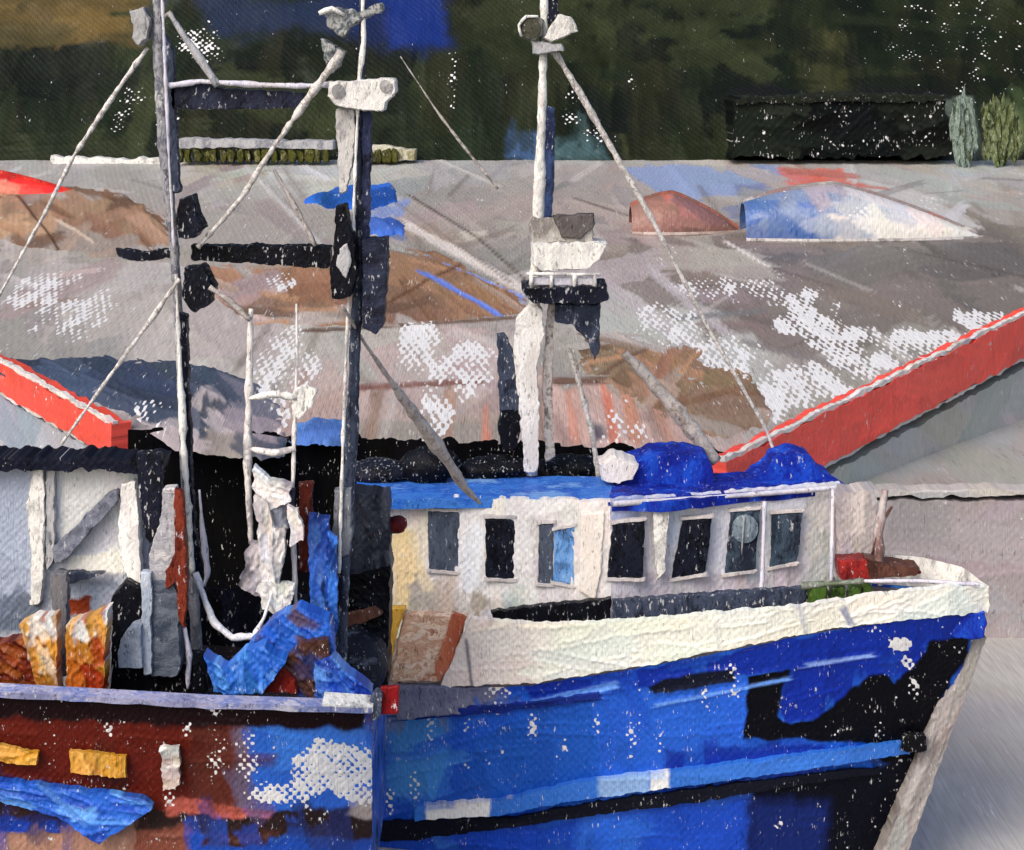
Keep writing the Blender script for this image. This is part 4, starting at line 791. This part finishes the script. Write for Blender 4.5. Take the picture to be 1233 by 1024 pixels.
# ------------------------------------------------------------------ the red boat
rb = thing('fishing_boat', 'rust red fishing boat with grey cabin, tall gantry and yellow plates on its side', 'boat', (-5, 16, 0))
redD = lambda u, v: 14.5+.5*np.clip((u-285)/165, 0, 1)**2+.12*np.clip((v-850)/260, 0, 1)
def f_red_hull(p):
    P_ = p.poly
    P_([(290, 860), (460, 858), (460, 1112), (290, 1112)], (28, 84, 178), warp=6, edge=4, wl=14)
    P_([(230, 872), (282, 872), (282, 990), (230, 990)], (74, 32, 24), edge=6)
    P_([(330, 870), (445, 866), (445, 920), (330, 930)], (40, 100, 188), edge=6)
    P_([(278, 872), (300, 872), (305, 985), (285, 985)], (90, 76, 96), edge=6)
    P_([(-60, 940), (60, 944), (180, 960), (180, 1000), (60, 1000), (-60, 985)], (44, 28, 26), edge=3)
    P_([(-500, 985), (150, 1005), (300, 1010), (300, 1112), (-500, 1112)], (150, 112, 94), edge=3)
    P_([(-60, 975), (90, 985), (130, 1006), (-60, 1000)], (14, 50, 142), edge=2)
    P_([(180, 972), (470, 975), (470, 1010), (180, 1008)], (38, 26, 26), edge=3)
    P_([(200, 960), (330, 975), (320, 985), (200, 980)], (150, 70, 58), edge=2)
    P_([(420, 955), (460, 950), (460, 985), (420, 985)], (150, 138, 134), edge=3)
    P_([(150, 1000), (230, 990), (240, 1030), (150, 1030)], (110, 60, 46), edge=4); P_([(230, 1005), (330, 1012), (460, 1008), (460, 1112), (230, 1112)], (18, 64, 158), edge=3); P_([(260, 1000), (340, 1000), (320, 1014), (240, 1018)], (60, 34, 28), edge=2)
    p.strokes(170, (24, 90), (8, 30), 1.5, .25, .14, .55); p.strokes(60, (40, 130), (6, 18), .05, .15, .14, .5)
    P_([(-500, 800), (0, 834), (270, 850), (440, 852), (440, 878), (270, 876), (0, 864), (-500, 840)], (22, 9, 12), warp=3, edge=3)  # dark band is the shadow under the gunwale, painted into the hull
    p.bare(395, 925, 62, 46, 1.1); p.bare(345, 955, 40, 22, .9); p.bare(440, 945, 30, 26, .9); p.bare(300, 915, 16, 60, .55); p.bare(260, 900, 20, 60, .42); p.bare(60, 890, 14, 50, .4); p.bare(150, 930, 10, 40, .45)
    for x, y in ((25, 960), (75, 990), (172, 905), (225, 880), (130, 880), (205, 955), (290, 940)): p.bare(x, y, 8, 18, .6)
    p.flecks(.42, 36)
RT = [(-520, 806), (-250, 822), (0, 836), (250, 850), (448, 856)]; RB = [(-520, 1112), (448, 1112)]
U, V, nu, nv = patch_grid(RT, RB, 2.4, .8, 33); d = redD(U, V); pos = np.c_[(U-CX)*d/F, d, H-(V-YH)*d/F]; pt = Paint(U, V, (80, 22, 13), 34); f_red_hull(pt)
surface('hull', pos, nu, nv, U, V, pt, brushed(), rb, (0, -1, 0), .024)
pg = pos.reshape(nv, nu, 3)[::6, ::6]; a, b = pg.shape[:2]
far = pg.copy(); far[..., 1] = 17.5+(15-far[..., 1])*.2; far[:, -1, 0] -= .02
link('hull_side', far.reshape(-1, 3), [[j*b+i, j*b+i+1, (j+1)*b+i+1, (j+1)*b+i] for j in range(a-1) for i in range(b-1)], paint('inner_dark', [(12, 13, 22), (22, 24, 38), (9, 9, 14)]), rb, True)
tl = pg[:, -1]; tr = far[:, -1].copy(); tr[:, 2] = np.minimum(tr[:, 2], tr[0, 2]-.75)
link('transom', np.vstack([tl, tr]), [[i, i+1, a+i+1, a+i] for i in range(a-1)], paint('transom_paint', [(16, 30, 26), (22, 68, 166), (30, 84, 178), (20, 40, 60)], sc=(3, 3, 2.2), fleck=.3), rb)
rl = pg[0].copy(); rr_ = far[0].copy()
dz = np.array([0, 0, .55]); rl[:, 1] += .14; link('deck', np.vstack([rl-dz, rr_-dz]), [[i, i+1, b+i+1, b+i] for i in range(b-1)], paint('dark_deck', [(24, 22, 30), (44, 34, 36), (18, 18, 24)]), rb)
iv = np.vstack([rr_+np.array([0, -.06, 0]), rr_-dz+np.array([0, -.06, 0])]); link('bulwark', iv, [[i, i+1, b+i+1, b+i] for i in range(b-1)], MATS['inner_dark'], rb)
def cap(name, line, wid, mat):
    L = along(line, 60); v = []; f = []
    for (u, w) in L:
        d0 = float(redD(np.array([u]), np.array([w]))[0])-.06; x, y, z = P(u, w, d0); j = .015*float(fbm(u/9, w*0, 3))
        v += [(x, y-.01, z-.02+j), (x, y-.02, z+.03+j), (x, y+wid, z+.05), (x, y+wid, z-.05)]
    for k in range(59):
        for e in range(4): f.append([k*4+e, k*4+(e+1) % 4, k*4+4+(e+1) % 4, k*4+4+e])
    f += [[0, 1, 2, 3], [59*4+3, 59*4+2, 59*4+1, 59*4]]
    return link(name, v, f, mat, rb)
cap('gunwale', RT, .11, paint('gunwale_paint', [(112, 116, 150), (150, 150, 176), (96, 112, 166), (176, 174, 188)], sc=(2.6, 5, 5)))
cap('gunwale_end', [(388, 851), (449, 855)], .20, WHITE)
def prs(off): return lambda u, v: redD(u, v)-off
def side_plate(name, pts, mat, off=.03): return slab(name, pts, 14.5-off, .05, mat, rb, rag=1.2, step=4)
GO = [(206, 158, 66), (176, 124, 34), (222, 180, 96), (160, 104, 30)]
knife('yellow_plate', [(-50, 894), (0, 896), (46, 906)], [(-50, 912), (0, 917), (44, 921)], 14.46, (196, 144, 46), GO, .1, rb, .05, seed=98, rag=.9)
knife('yellow_plate', [(84, 904), (110, 906), (152, 911)], [(86, 930), (110, 933), (152, 936)], 14.46, (176, 124, 34), GO, 1.4, rb, .05, seed=99, rag=.9)
knife('white_plate', [(193, 900), (216, 900)], [(196, 950), (216, 946)], 14.46, (205, 203, 198), [(226, 224, 220), (170, 160, 156), (120, 70, 60)], .1, rb, .05, seed=100, rag=2., fl=0)
knife('bow_fender', [(-70, 936), (0, 940), (80, 949), (168, 960), (184, 968)], [(-70, 960), (0, 966), (70, 984), (120, 1016), (184, 974)], 14.44, (30, 88, 186), [(66, 128, 208), (22, 66, 160), (90, 148, 216), (18, 50, 140)], .35, rb, .08, n=40, L=(30, 80), seed=101)
slab('stern_light', [(458, 828), (481, 826), (480, 860), (459, 862)], 15.05, .04, paint('lamp_red', [(120, 16, 20), (96, 12, 16)]), rb, rag=1)
slab('stern_post', [(440, 850), (452, 834), (460, 836), (458, 862), (450, 870), (442, 866)], 14.98, .12, SLATE, rb)
# cabin
def f_cab(p):
    p.poly([(-60, 560), (36, 556), (40, 740), (-60, 745)], (150, 160, 180), edge=3); p.poly([(66, 565), (150, 560), (150, 600), (70, 650)], (196, 198, 198), edge=3); p.poly([(66, 660), (150, 600), (148, 700), (66, 690)], (176, 178, 188), edge=3); p.poly([(85, 668), (150, 664), (150, 690), (80, 690)], (226, 224, 216), warp=2); p.poly([(66, 692), (150, 696), (150, 740), (66, 740)], (168, 178, 196), edge=4)
    p.poly([(-60, 715), (50, 718), (50, 760), (-60, 760)], (98, 108, 126), edge=4); p.poly([(80, 716), (112, 720), (108, 742), (70, 740)], (128, 50, 24), warp=4)
    p.strokes(90, (14, 60), (6, 18), 1.3, .5, .06, .75); p.flecks(.4, 18)
wall('cabin_wall', [(-300, 556), (0, 560), (172, 562)], [(-300, 850), (0, 850), (172, 850)], 15.9, (176, 182, 194), f_cab, parent=rb, back=(0, .12, 0), seed=36)
wall('cabin_end', [(168, 562), (180, 566)], [(168, 850), (180, 850)], 15.92, (150, 156, 170), fm_, parent=rb, back=(0, .3, 0), seed=37)
def f_eave(p): p.strokes(40, (14, 40), (5, 12), 1.4, .2, .35, .8); p.flecks(.25, 10)
wall('cabin_roof', [(-310, 548), (0, 551), (120, 550), (196, 554)], [(-310, 564), (0, 567), (120, 566), (192, 572)], 15.7, (20, 23, 36), f_eave, parent=rb, back=(0, .36, .01), seed=38, rag=3)
def post(name, pts, D, mat, t=.1, **k): return slab(name, pts, D, t, mat, rb, **k)
post('cabin_post', [(40, 566), (50, 562), (54, 600), (52, 700), (48, 728), (36, 732), (38, 680), (32, 610)], 15.8, WHITE)
post('cabin_post', [(55, 562), (66, 562), (66, 672), (56, 690)], 15.82, GREYP)
post('cabin_brace', [(62, 662), (128, 596), (140, 590), (143, 602), (82, 672), (66, 680)], 15.78, paint('brace_paint', [(92, 96, 110), (122, 126, 140), (70, 74, 90)], sc=(8, 8, 8)), .1)
post('cabin_post', [(146, 584), (162, 578), (166, 620), (168, 660), (170, 715), (160, 712), (146, 680), (142, 640)], 15.75, paint('post_white', [(222, 220, 214), (236, 234, 230), (204, 202, 200)]))
post('cabin_post', [(164, 546), (194, 546), (195, 600), (192, 640), (180, 656), (172, 636), (166, 590)], 15.65, DARK)
post('cabin_post', [(60, 690), (80, 690), (81, 750), (79, 816), (66, 816), (62, 750)], 15.5, paint('post_slate', [(82, 86, 98), (112, 110, 112), (66, 72, 88)]))
post('cabin_sill', [(66, 688), (126, 692), (82, 704), (64, 704)], 15.72, SLATE)
post('winch_post', [(182, 700), (206, 698), (216, 720), (218, 800), (214, 816), (182, 816), (178, 760)], 15.5, paint('post_steel', [(70, 78, 92), (98, 106, 118), (58, 66, 82)], sc=(4, 4, 10)), .2)
post('winch_post', [(196, 590), (212, 588), (214, 680), (206, 720), (184, 710), (178, 670), (192, 630)], 15.52, paint('post_pale', [(168, 168, 174), (142, 142, 150), (188, 186, 186)], sc=(5, 5, 10)), .15)
post('winch_post', [(170, 690), (182, 690), (182, 814), (172, 814)], 15.46, paint('post_ice', [(176, 186, 198), (150, 160, 176)]), .1)
post('rusty_pipe', [(210, 590), (220, 594), (222, 640), (226, 700), (222, 758), (214, 745), (212, 700), (200, 712), (198, 690), (210, 670)], 15.45, RUST, .1)
post('winch_cover', [(146, 770), (158, 756), (170, 754), (172, 806), (142, 806), (140, 790)], 15.4, paint('cover_paint', [(128, 140, 158), (150, 160, 176), (104, 116, 134)]), .35)
post('winch_base', [(134, 720), (150, 700), (172, 712), (172, 760), (140, 770), (138, 806), (240, 800), (250, 836), (132, 838)], 15.62, BLACK, .4)
# gantry: two masts and two cross beams
D1 = 16.3
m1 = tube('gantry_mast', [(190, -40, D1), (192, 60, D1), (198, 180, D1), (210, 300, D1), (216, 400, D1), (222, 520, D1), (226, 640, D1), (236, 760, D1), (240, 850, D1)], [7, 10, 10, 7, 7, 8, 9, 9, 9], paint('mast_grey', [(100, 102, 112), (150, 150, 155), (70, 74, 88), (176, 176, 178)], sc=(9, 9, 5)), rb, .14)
slab('mast_shade_strip', [(198, 40), (208, 60), (213, 180), (216, 232), (208, 234), (205, 180), (200, 100)], D1-.05, .12, SLATE, m1)  # shaded side of the grey mast, coloured as a slate strip
slab('mast_shade_strip', [(214, 376), (224, 380), (228, 500), (234, 640), (246, 690), (236, 700), (228, 640), (220, 500)], D1-.06, .12, DARK, m1)  # shade down the lower mast, laid on as a dark strip
tube('mast_light_strip', [(212, 330, D1-.12), (216, 430, D1-.12), (221, 540, D1-.12), (226, 600, D1-.12), (232, 690, D1-.12)], [2.6, 3, 5, 5, 3.4], WHITE, m1, .45)  # lit side of the lower mast, put on as a white strip
tube('mast_light_strip', [(240, 590, D1-.14), (244, 640, D1-.14), (250, 690, D1-.14), (246, 706, D1-.14)], [2, 3, 5, 3], LAV, m1, .3)
tube('mast_light_strip', [(194, -40, D1-.13), (198, 60, D1-.14), (204, 200, D1-.14), (210, 300, D1-.13)], [2.2, 2.6, 2.2, 2.4], LAV, m1, .4)  # paler strip painting the lit side of the upper mast
slab('mast_head', [(155, 14), (172, 8), (182, 24), (178, 44), (166, 56), (158, 46), (160, 30)], D1-.1, .2, paint('head_grey', [(130, 132, 136), (160, 160, 160), (96, 98, 104)]), rb)
slab('gantry_beam', [(204, 100), (250, 100), (262, 106), (365, 112), (366, 130), (300, 132), (206, 132)], D1-.05, .2, paint('beam_dark', [(22, 24, 38), (40, 44, 62), (16, 18, 26)]), rb)
tube('gantry_beam_edge', [(200, 104, D1-.1), (240, 98, D1-.1), (300, 102, D1-.1), (366, 104, D1-.1), (400, 102, D1-.1)], [4, 5, 4, 4, 5], LAV, rb, .4)
tube('gantry_brace', [(204, 16, D1-.1), (222, 44, D1-.1), (244, 76, D1-.1), (262, 104, D1-.1)], [4, 5, 6, 5], GREYP, rb, .3)
slab('gantry_beam', [(230, 297), (300, 296), (398, 298), (396, 324), (300, 318), (228, 314)], D1-.05, .2, BLACK, rb)
slab('gantry_beam', [(140, 300), (170, 304), (212, 297), (214, 310), (168, 316), (142, 310)], D1-.02, .12, DARK, rb, rag=2.4)
slab('rope_block', [(214, 240), (232, 234), (238, 262), (245, 276), (234, 288), (214, 288), (210, 262)], D1-.3, .25, DARK, rb)
slab('rope_block', [(222, 324), (244, 320), (257, 346), (252, 368), (232, 378), (218, 360)], D1-.3, .25, DARK, rb)
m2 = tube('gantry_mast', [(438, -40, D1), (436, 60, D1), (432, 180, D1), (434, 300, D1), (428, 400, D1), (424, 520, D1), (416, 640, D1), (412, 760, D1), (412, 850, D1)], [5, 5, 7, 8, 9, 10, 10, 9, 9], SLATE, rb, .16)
tube('mast_light_strip', [(436, -40, D1-.12), (438, 50, D1-.12), (432, 100, D1-.12), (428, 200, D1-.12), (424, 300, D1-.12), (418, 400, D1-.12), (414, 500, D1-.12), (411, 600, D1-.12), (408, 690, D1-.12)], [3, 4, 2.4, 2.4, 2.4, 2.6, 2.8, 2.8, 2.2], WHITE, m2, .4)  # lit left edge of the dark mast, added as a white strip
slab('mast_fairing', [(404, 132), (426, 130), (428, 160), (424, 200), (416, 232), (408, 232), (406, 180)], D1-.1, .12, paint('fairing_grey', [(168, 166, 166), (190, 188, 186), (146, 144, 146)]), m2)
slab('mast_shade_strip', [(436, 120), (447, 120), (446, 200), (444, 288), (434, 288), (436, 200)], D1-.06, .1, paint('shade_strip_blue', [(30, 34, 58), (48, 54, 84), (22, 24, 40)]), m2)  # shade on the right of this mast, painted as its own strip
fl = slab('floodlight_bar', [(396, 98), (440, 96), (476, 94), (478, 110), (464, 126), (462, 134), (436, 134), (404, 128), (394, 116)], D1-.25, .25, paint('bar_white', [(200, 198, 194), (222, 220, 216), (174, 172, 172)], sc=(9, 9, 4)), rb)
disc('lamp_lens', 407, 110, D1-.27, 8, paint('lens_grey', [(120, 120, 122), (160, 158, 156)], rough=.2), fl); disc('lamp_lens', 464, 104, D1-.27, 7, MATS['lens_grey'], fl)
slab('mast_lamp', [(390, 14), (410, 8), (432, 14), (460, 4), (462, 12), (436, 26), (420, 34), (412, 44), (396, 36)], D1-.15, .2, paint('lamp_ink', [(40, 46, 52), (90, 96, 100), (170, 172, 170), (30, 34, 40)], sc=(12, 12, 9)), rb, rag=2.5)
slab('mast_lamp', [(386, 46), (404, 56), (416, 62), (410, 78), (398, 88), (390, 72)], D1-.15, .2, MATS['lamp_ink'], rb, rag=2.5)
tube('crosstree_stub', [(384, 16, D1-.2), (400, 10, D1-.2), (414, 18, D1-.2)], [3, 4, 3], WHITE, rb, .5)
slab('rope_block', [(404, 250), (416, 246), (420, 270), (428, 300), (430, 336), (422, 358), (400, 362), (396, 330), (402, 290)], D1-.3, .25, BLACK, rb)
slab('rope_block_eye', [(408, 300), (418, 294), (424, 316), (416, 336), (406, 322)], D1-.32, .05, GREYP, rb)
slab('junction_box', [(436, 288), (466, 288), (466, 340), (462, 392), (452, 404), (436, 394)], D1-.2, .25, paint('box_ink', [(20, 23, 36), (34, 38, 56), (46, 52, 72)], sc=(4, 4, 12)), rb)
# ropes and stays
def rope(pts, r, mat=ROPE, j=.4): return tube('stay', pts, r, mat, rb, j, step=5)
rope([(178, 58, D1), (140, 110, 16.2), (90, 186, 16.1), (55, 255, 16), (20, 318, 15.9), (-30, 410, 15.8)], [3.6, 3.6, 3.2, 3, 2.4, 2])
rope([(412, 62, D1-.2), (376, 112, D1-.2), (330, 176, D1-.2), (290, 240, D1-.2), (238, 298, D1-.2)], [6, 5.5, 4, 4.4, 4])
rope([(216, 336, D1-.3), (180, 388, 16), (130, 456, 15.9), (74, 535, 15.8)], [4, 3.2, 2.6, 2.2])
rope([(206, 14, D1), (170, 44, D1)], [3, 2.4], ROPE_D)
rope([(252, 346, D1-.3), (276, 362, D1-.3), (302, 386, D1-.3)], [3, 4, 4], ROPE_D)
rope([(412, 368, D1-.35), (440, 415, 16.5), (478, 470, 17), (500, 500, 17.3), (534, 548, 17.7), (560, 588, 18.2), (578, 606, 18.5)], [2, 2.4, 4, 9, 11, 7, 3], paint('boom_pale', [(158, 148, 142), (182, 174, 170), (140, 128, 122)], sc=(10, 10, 10)), .2)
rope([(482, 68, D1), (530, 140, 16.3), (565, 185, 16.3), (600, 228, 16.3)], [1.0, 1.2, 3, 2], ROPE_D)
rope([(330, 205, 16.2), (356, 250, 16.2), (380, 296, 16.2)], [2, 4, 3], ROPE_D)
rope([(0, 300, 16), (-40, 370, 16)], [2, 2], ROPE_D)
# landing derrick (ladder frame with white canvas)
lf = tube('ladder_frame', [(302, 372, 16.1), (300, 450, 16.1), (298, 560, 16.1), (302, 655, 16.1)], [4, 6, 6, 5], paint('frame_pale', [(196, 190, 188), (222, 218, 214), (150, 146, 148)], sc=(9, 9, 3)), rb, .35)
tube('ladder_rail', [(357, 366, 16.1), (358, 430, 16.1), (354, 530, 16.1), (352, 620, 16.1), (356, 720, 16.1), (358, 800, 16.1)], [1.6, 2, 3.6, 4, 3.4, 3], MATS['frame_pale'], lf, .4)
tube('ladder_rung', [(300, 480, 16.08), (330, 474, 16.05), (358, 480, 16.08)], [4, 6, 5], WHITE, lf, .4)
tube('ladder_rung', [(300, 540, 16.08), (330, 546, 16.05), (356, 540, 16.08)], [3, 5, 4], MATS['frame_pale'], lf, .4)
slab('ladder_plate', [(352, 470), (368, 464), (382, 470), (374, 492), (360, 508), (352, 500)], 16.05, .05, WHITE, lf, rag=2.5)
rope([(236, 690, 15.9), (246, 722, 15.8), (258, 750, 15.7), (280, 768, 15.65), (306, 766, 15.65), (318, 744, 15.75), (330, 706, 15.9), (336, 690, 16)], [4, 6, 6, 7, 6, 2.4, 2, 2], paint('rope_white', [(206, 206, 212), (226, 226, 230), (170, 174, 190)], sc=(12, 12, 12)), .3)
tube('hanging_rope', [(222, 756, 15.6), (228, 790, 15.6), (226, 830, 15.6)], [2.5, 4, 2.5], LAV, rb, .5)
# ------------------------------------------------------------------ loose gear on the decks
def solo(o, label, cat, group=None): own_origin(o); return tag(o, label, cat, group)
cv = thing('canvas_bundle', 'crumpled white canvas bundle hanging from the ladder frame', 'canvas', P(335, 720, 15.9))
wc = paint('canvas_white', [(128, 126, 136), (176, 172, 174), (206, 202, 200), (218, 216, 212)], sc=(7, 7, 5))
CC = [(214, 212, 208), (190, 186, 186), (150, 146, 152), (226, 224, 220)]
knife('upper_fold', [(306, 562), (326, 576), (350, 584)], [(306, 600), (324, 612), (350, 606)], 15.95, (196, 192, 190), CC, .6, cv, .1, seed=88, rag=2.6)
knife('dark_fold', [(320, 594), (354, 590)], [(320, 634), (352, 636)], 15.98, (44, 50, 72), [(84, 92, 118), (28, 32, 48), (190, 188, 190)], 1.3, cv, .08, seed=89)
knife('middle_fold', [(306, 598), (322, 602), (330, 634), (346, 640)], [(316, 706), (326, 708), (332, 710), (336, 700)], 15.9, (204, 200, 196), CC, 1.4, cv, .1, seed=90, rag=2.4)
knife('side_fold', [(300, 652), (328, 654)], [(290, 712), (322, 716)], 15.96, (150, 145, 150), [(190, 184, 186), (120, 116, 124), (60, 60, 72)], 1.9, cv, .1, seed=91, rag=4.5)
knife('lower_fold', [(312, 700), (354, 702)], [(312, 730), (334, 740), (352, 722)], 15.88, (198, 194, 190), CC, 1.3, cv, .1, seed=92, rag=4)
knife('edge_fold', [(346, 606), (360, 614)], [(350, 656), (366, 650)], 15.86, (202, 198, 196), CC, 1.4, cv, .08, seed=93, rag=2.4)
bt_ = thing('tarpaulin', 'bright blue tarpaulin draped over the deck beside the gunwale', 'tarpaulin', P(320, 835, 15.3))
knife('front_fold', [(246, 790), (272, 806), (292, 784), (318, 780), (344, 796)], [(258, 834), (280, 836), (300, 836), (316, 834), (328, 818)], 15.2, (40, 100, 190), [(66, 130, 206), (28, 84, 180), (96, 150, 216)], .95, bt_, .2, seed=84)
knife('back_fold', [(300, 776), (330, 744), (360, 730), (398, 748)], [(318, 792), (350, 800), (384, 800), (404, 806)], 15.45, (34, 88, 184), [(56, 116, 200), (24, 66, 160), (86, 60, 50)], .6, bt_, .2, seed=85)
knife('corner_fold', [(378, 800), (400, 790), (420, 812), (448, 832)], [(380, 848), (400, 848), (420, 850), (446, 850)], 15.3, (24, 66, 168), [(50, 110, 200), (18, 46, 140), (86, 136, 206)], .8, bt_, .2, seed=86)
solo(knife('crate', [(336, 800), (362, 774), (396, 770)], [(354, 838), (376, 840), (400, 828)], 15.35, (66, 42, 36), [(84, 56, 46), (48, 32, 32), (40, 70, 140)], .9, None, .25, seed=87), 'brown wooden crate wedged in the blue tarpaulin', 'crate')
solo(slab('net_float', [(312, 834), (340, 804), (356, 820), (358, 836)], 15.28, .15, paint('dark_red', [(104, 26, 20), (124, 36, 26), (84, 20, 18)])), 'dark red triangular scrap beside the brown crate', 'net')
oil = thing('oilskin', 'long blue oilskin hanging beside the lamp mast', 'oilskin', P(382, 770, 16.0))
knife('coat', [(372, 620), (396, 624)], [(374, 770), (398, 768)], 16.0, (22, 44, 104), [(40, 88, 180), (16, 26, 60), (30, 66, 150), (70, 116, 196)], 1.55, oil, .12, seed=94)
knife('sleeve', [(394, 640), (406, 648)], [(396, 768), (406, 764)], 15.98, (30, 80, 176), [(50, 112, 198), (18, 40, 110)], 1.55, oil, .08, seed=95)
solo(slab('door_panel', [(360, 584), (376, 582), (374, 650), (370, 690), (360, 690)], 16.3, .1, paint('maroon_paint', [(74, 28, 22), (96, 40, 28), (54, 20, 20)])), 'narrow maroon board behind the blue oilskin', 'board')
dg = thing('deck_winch', 'tall black deck winch beside the cream deckhouse wall', 'winch', P(435, 830, 16.8))
knife('winch_hood', [(422, 594), (468, 596)], [(412, 700), (440, 702), (470, 690)], 16.9, (34, 38, 49), [(46, 50, 62), (24, 27, 38), (60, 64, 76)], 1.45, dg, .35, seed=96)
knife('winch_body', [(396, 696), (440, 690), (470, 682)], [(396, 834), (440, 840), (466, 830)], 16.85, (9, 10, 15), [(16, 18, 28), (6, 7, 11), (34, 38, 54), (60, 42, 38)], .3, dg, .5, seed=97)
slab('winch_brake', [(400, 742), (452, 730), (462, 738), (420, 760), (402, 764)], 16.8, .05, BROWN, dg, rag=2)
lump('winch_drum', 432, 796, 16.7, 36, 40, .35, paint('drum_ink', [(12, 14, 20), (24, 28, 40), (16, 18, 26), (70, 76, 90)], sc=(5, 5, 9)), dg, 4, .15)
slab('winch_pillar', [(402, 590), (424, 588), (424, 640), (420, 668), (400, 676)], 16.2, .12, paint('pillar_slate', [(92, 98, 108), (114, 118, 126), (70, 74, 84)]), dg)
lump('brake_knob', 478, 632, 17.2, 12, 10, .1, paint('knob_red', [(120, 24, 24), (70, 18, 22), (40, 16, 20)]), dg, 2, .3)
tube('brake_lever', [(446, 645, 16.9), (478, 633, 17.2)], [5, 6], paint('lever_red', [(60, 20, 24), (40, 16, 20)]), dg, .3)
on = thing('net_pile', 'orange and gold net pile on the deck below the cabin', 'nets', P(80, 825, 15.1))
knife('net_fold', [(-70, 764), (0, 776), (34, 768)], [(-70, 834), (0, 836), (60, 838)], 15.14, (92, 28, 14), [(128, 52, 24), (70, 20, 12), (150, 80, 30)], .3, on, .2, seed=81)
knife('net_fold', [(24, 752), (44, 742), (68, 740)], [(48, 836), (60, 836), (70, 836)], 15.12, (156, 98, 30), [(206, 160, 70), (150, 60, 20), (196, 140, 50), (214, 204, 190)], 1.2, on, .16, seed=82, polys=[([(20, 735), (70, 735), (70, 752), (30, 768)], (206, 204, 200))])
knife('net_fold', [(80, 752), (104, 744), (131, 734)], [(80, 836), (104, 836), (124, 834)], 15.10, (164, 108, 28), [(206, 150, 54), (146, 52, 18), (168, 96, 28), (198, 146, 60)], 1.45, on, .2, seed=83, polys=[([(78, 735), (135, 730), (130, 764), (100, 770), (84, 762)], (204, 202, 198)), ([(80, 790), (108, 800), (126, 815), (126, 840), (78, 840)], (140, 46, 16))])
gn = thing('green_nets', 'small green nets piled on the foredeck behind the white bulwark', 'nets', P(1010, 735, 17.9))
GRN = paint('green_net', [(48, 74, 26), (70, 98, 40), (34, 50, 20)], sc=(9, 9, 3))
for x, w in ((980, 22), (1006, 16), (1028, 14), (1044, 10)): slab('net_fold', [(x-4, 708), (x+w-4, 706), (x+w-5, 728), (x-4, 736)], 17.95, .2, GRN, gn, rag=1.8, step=4)
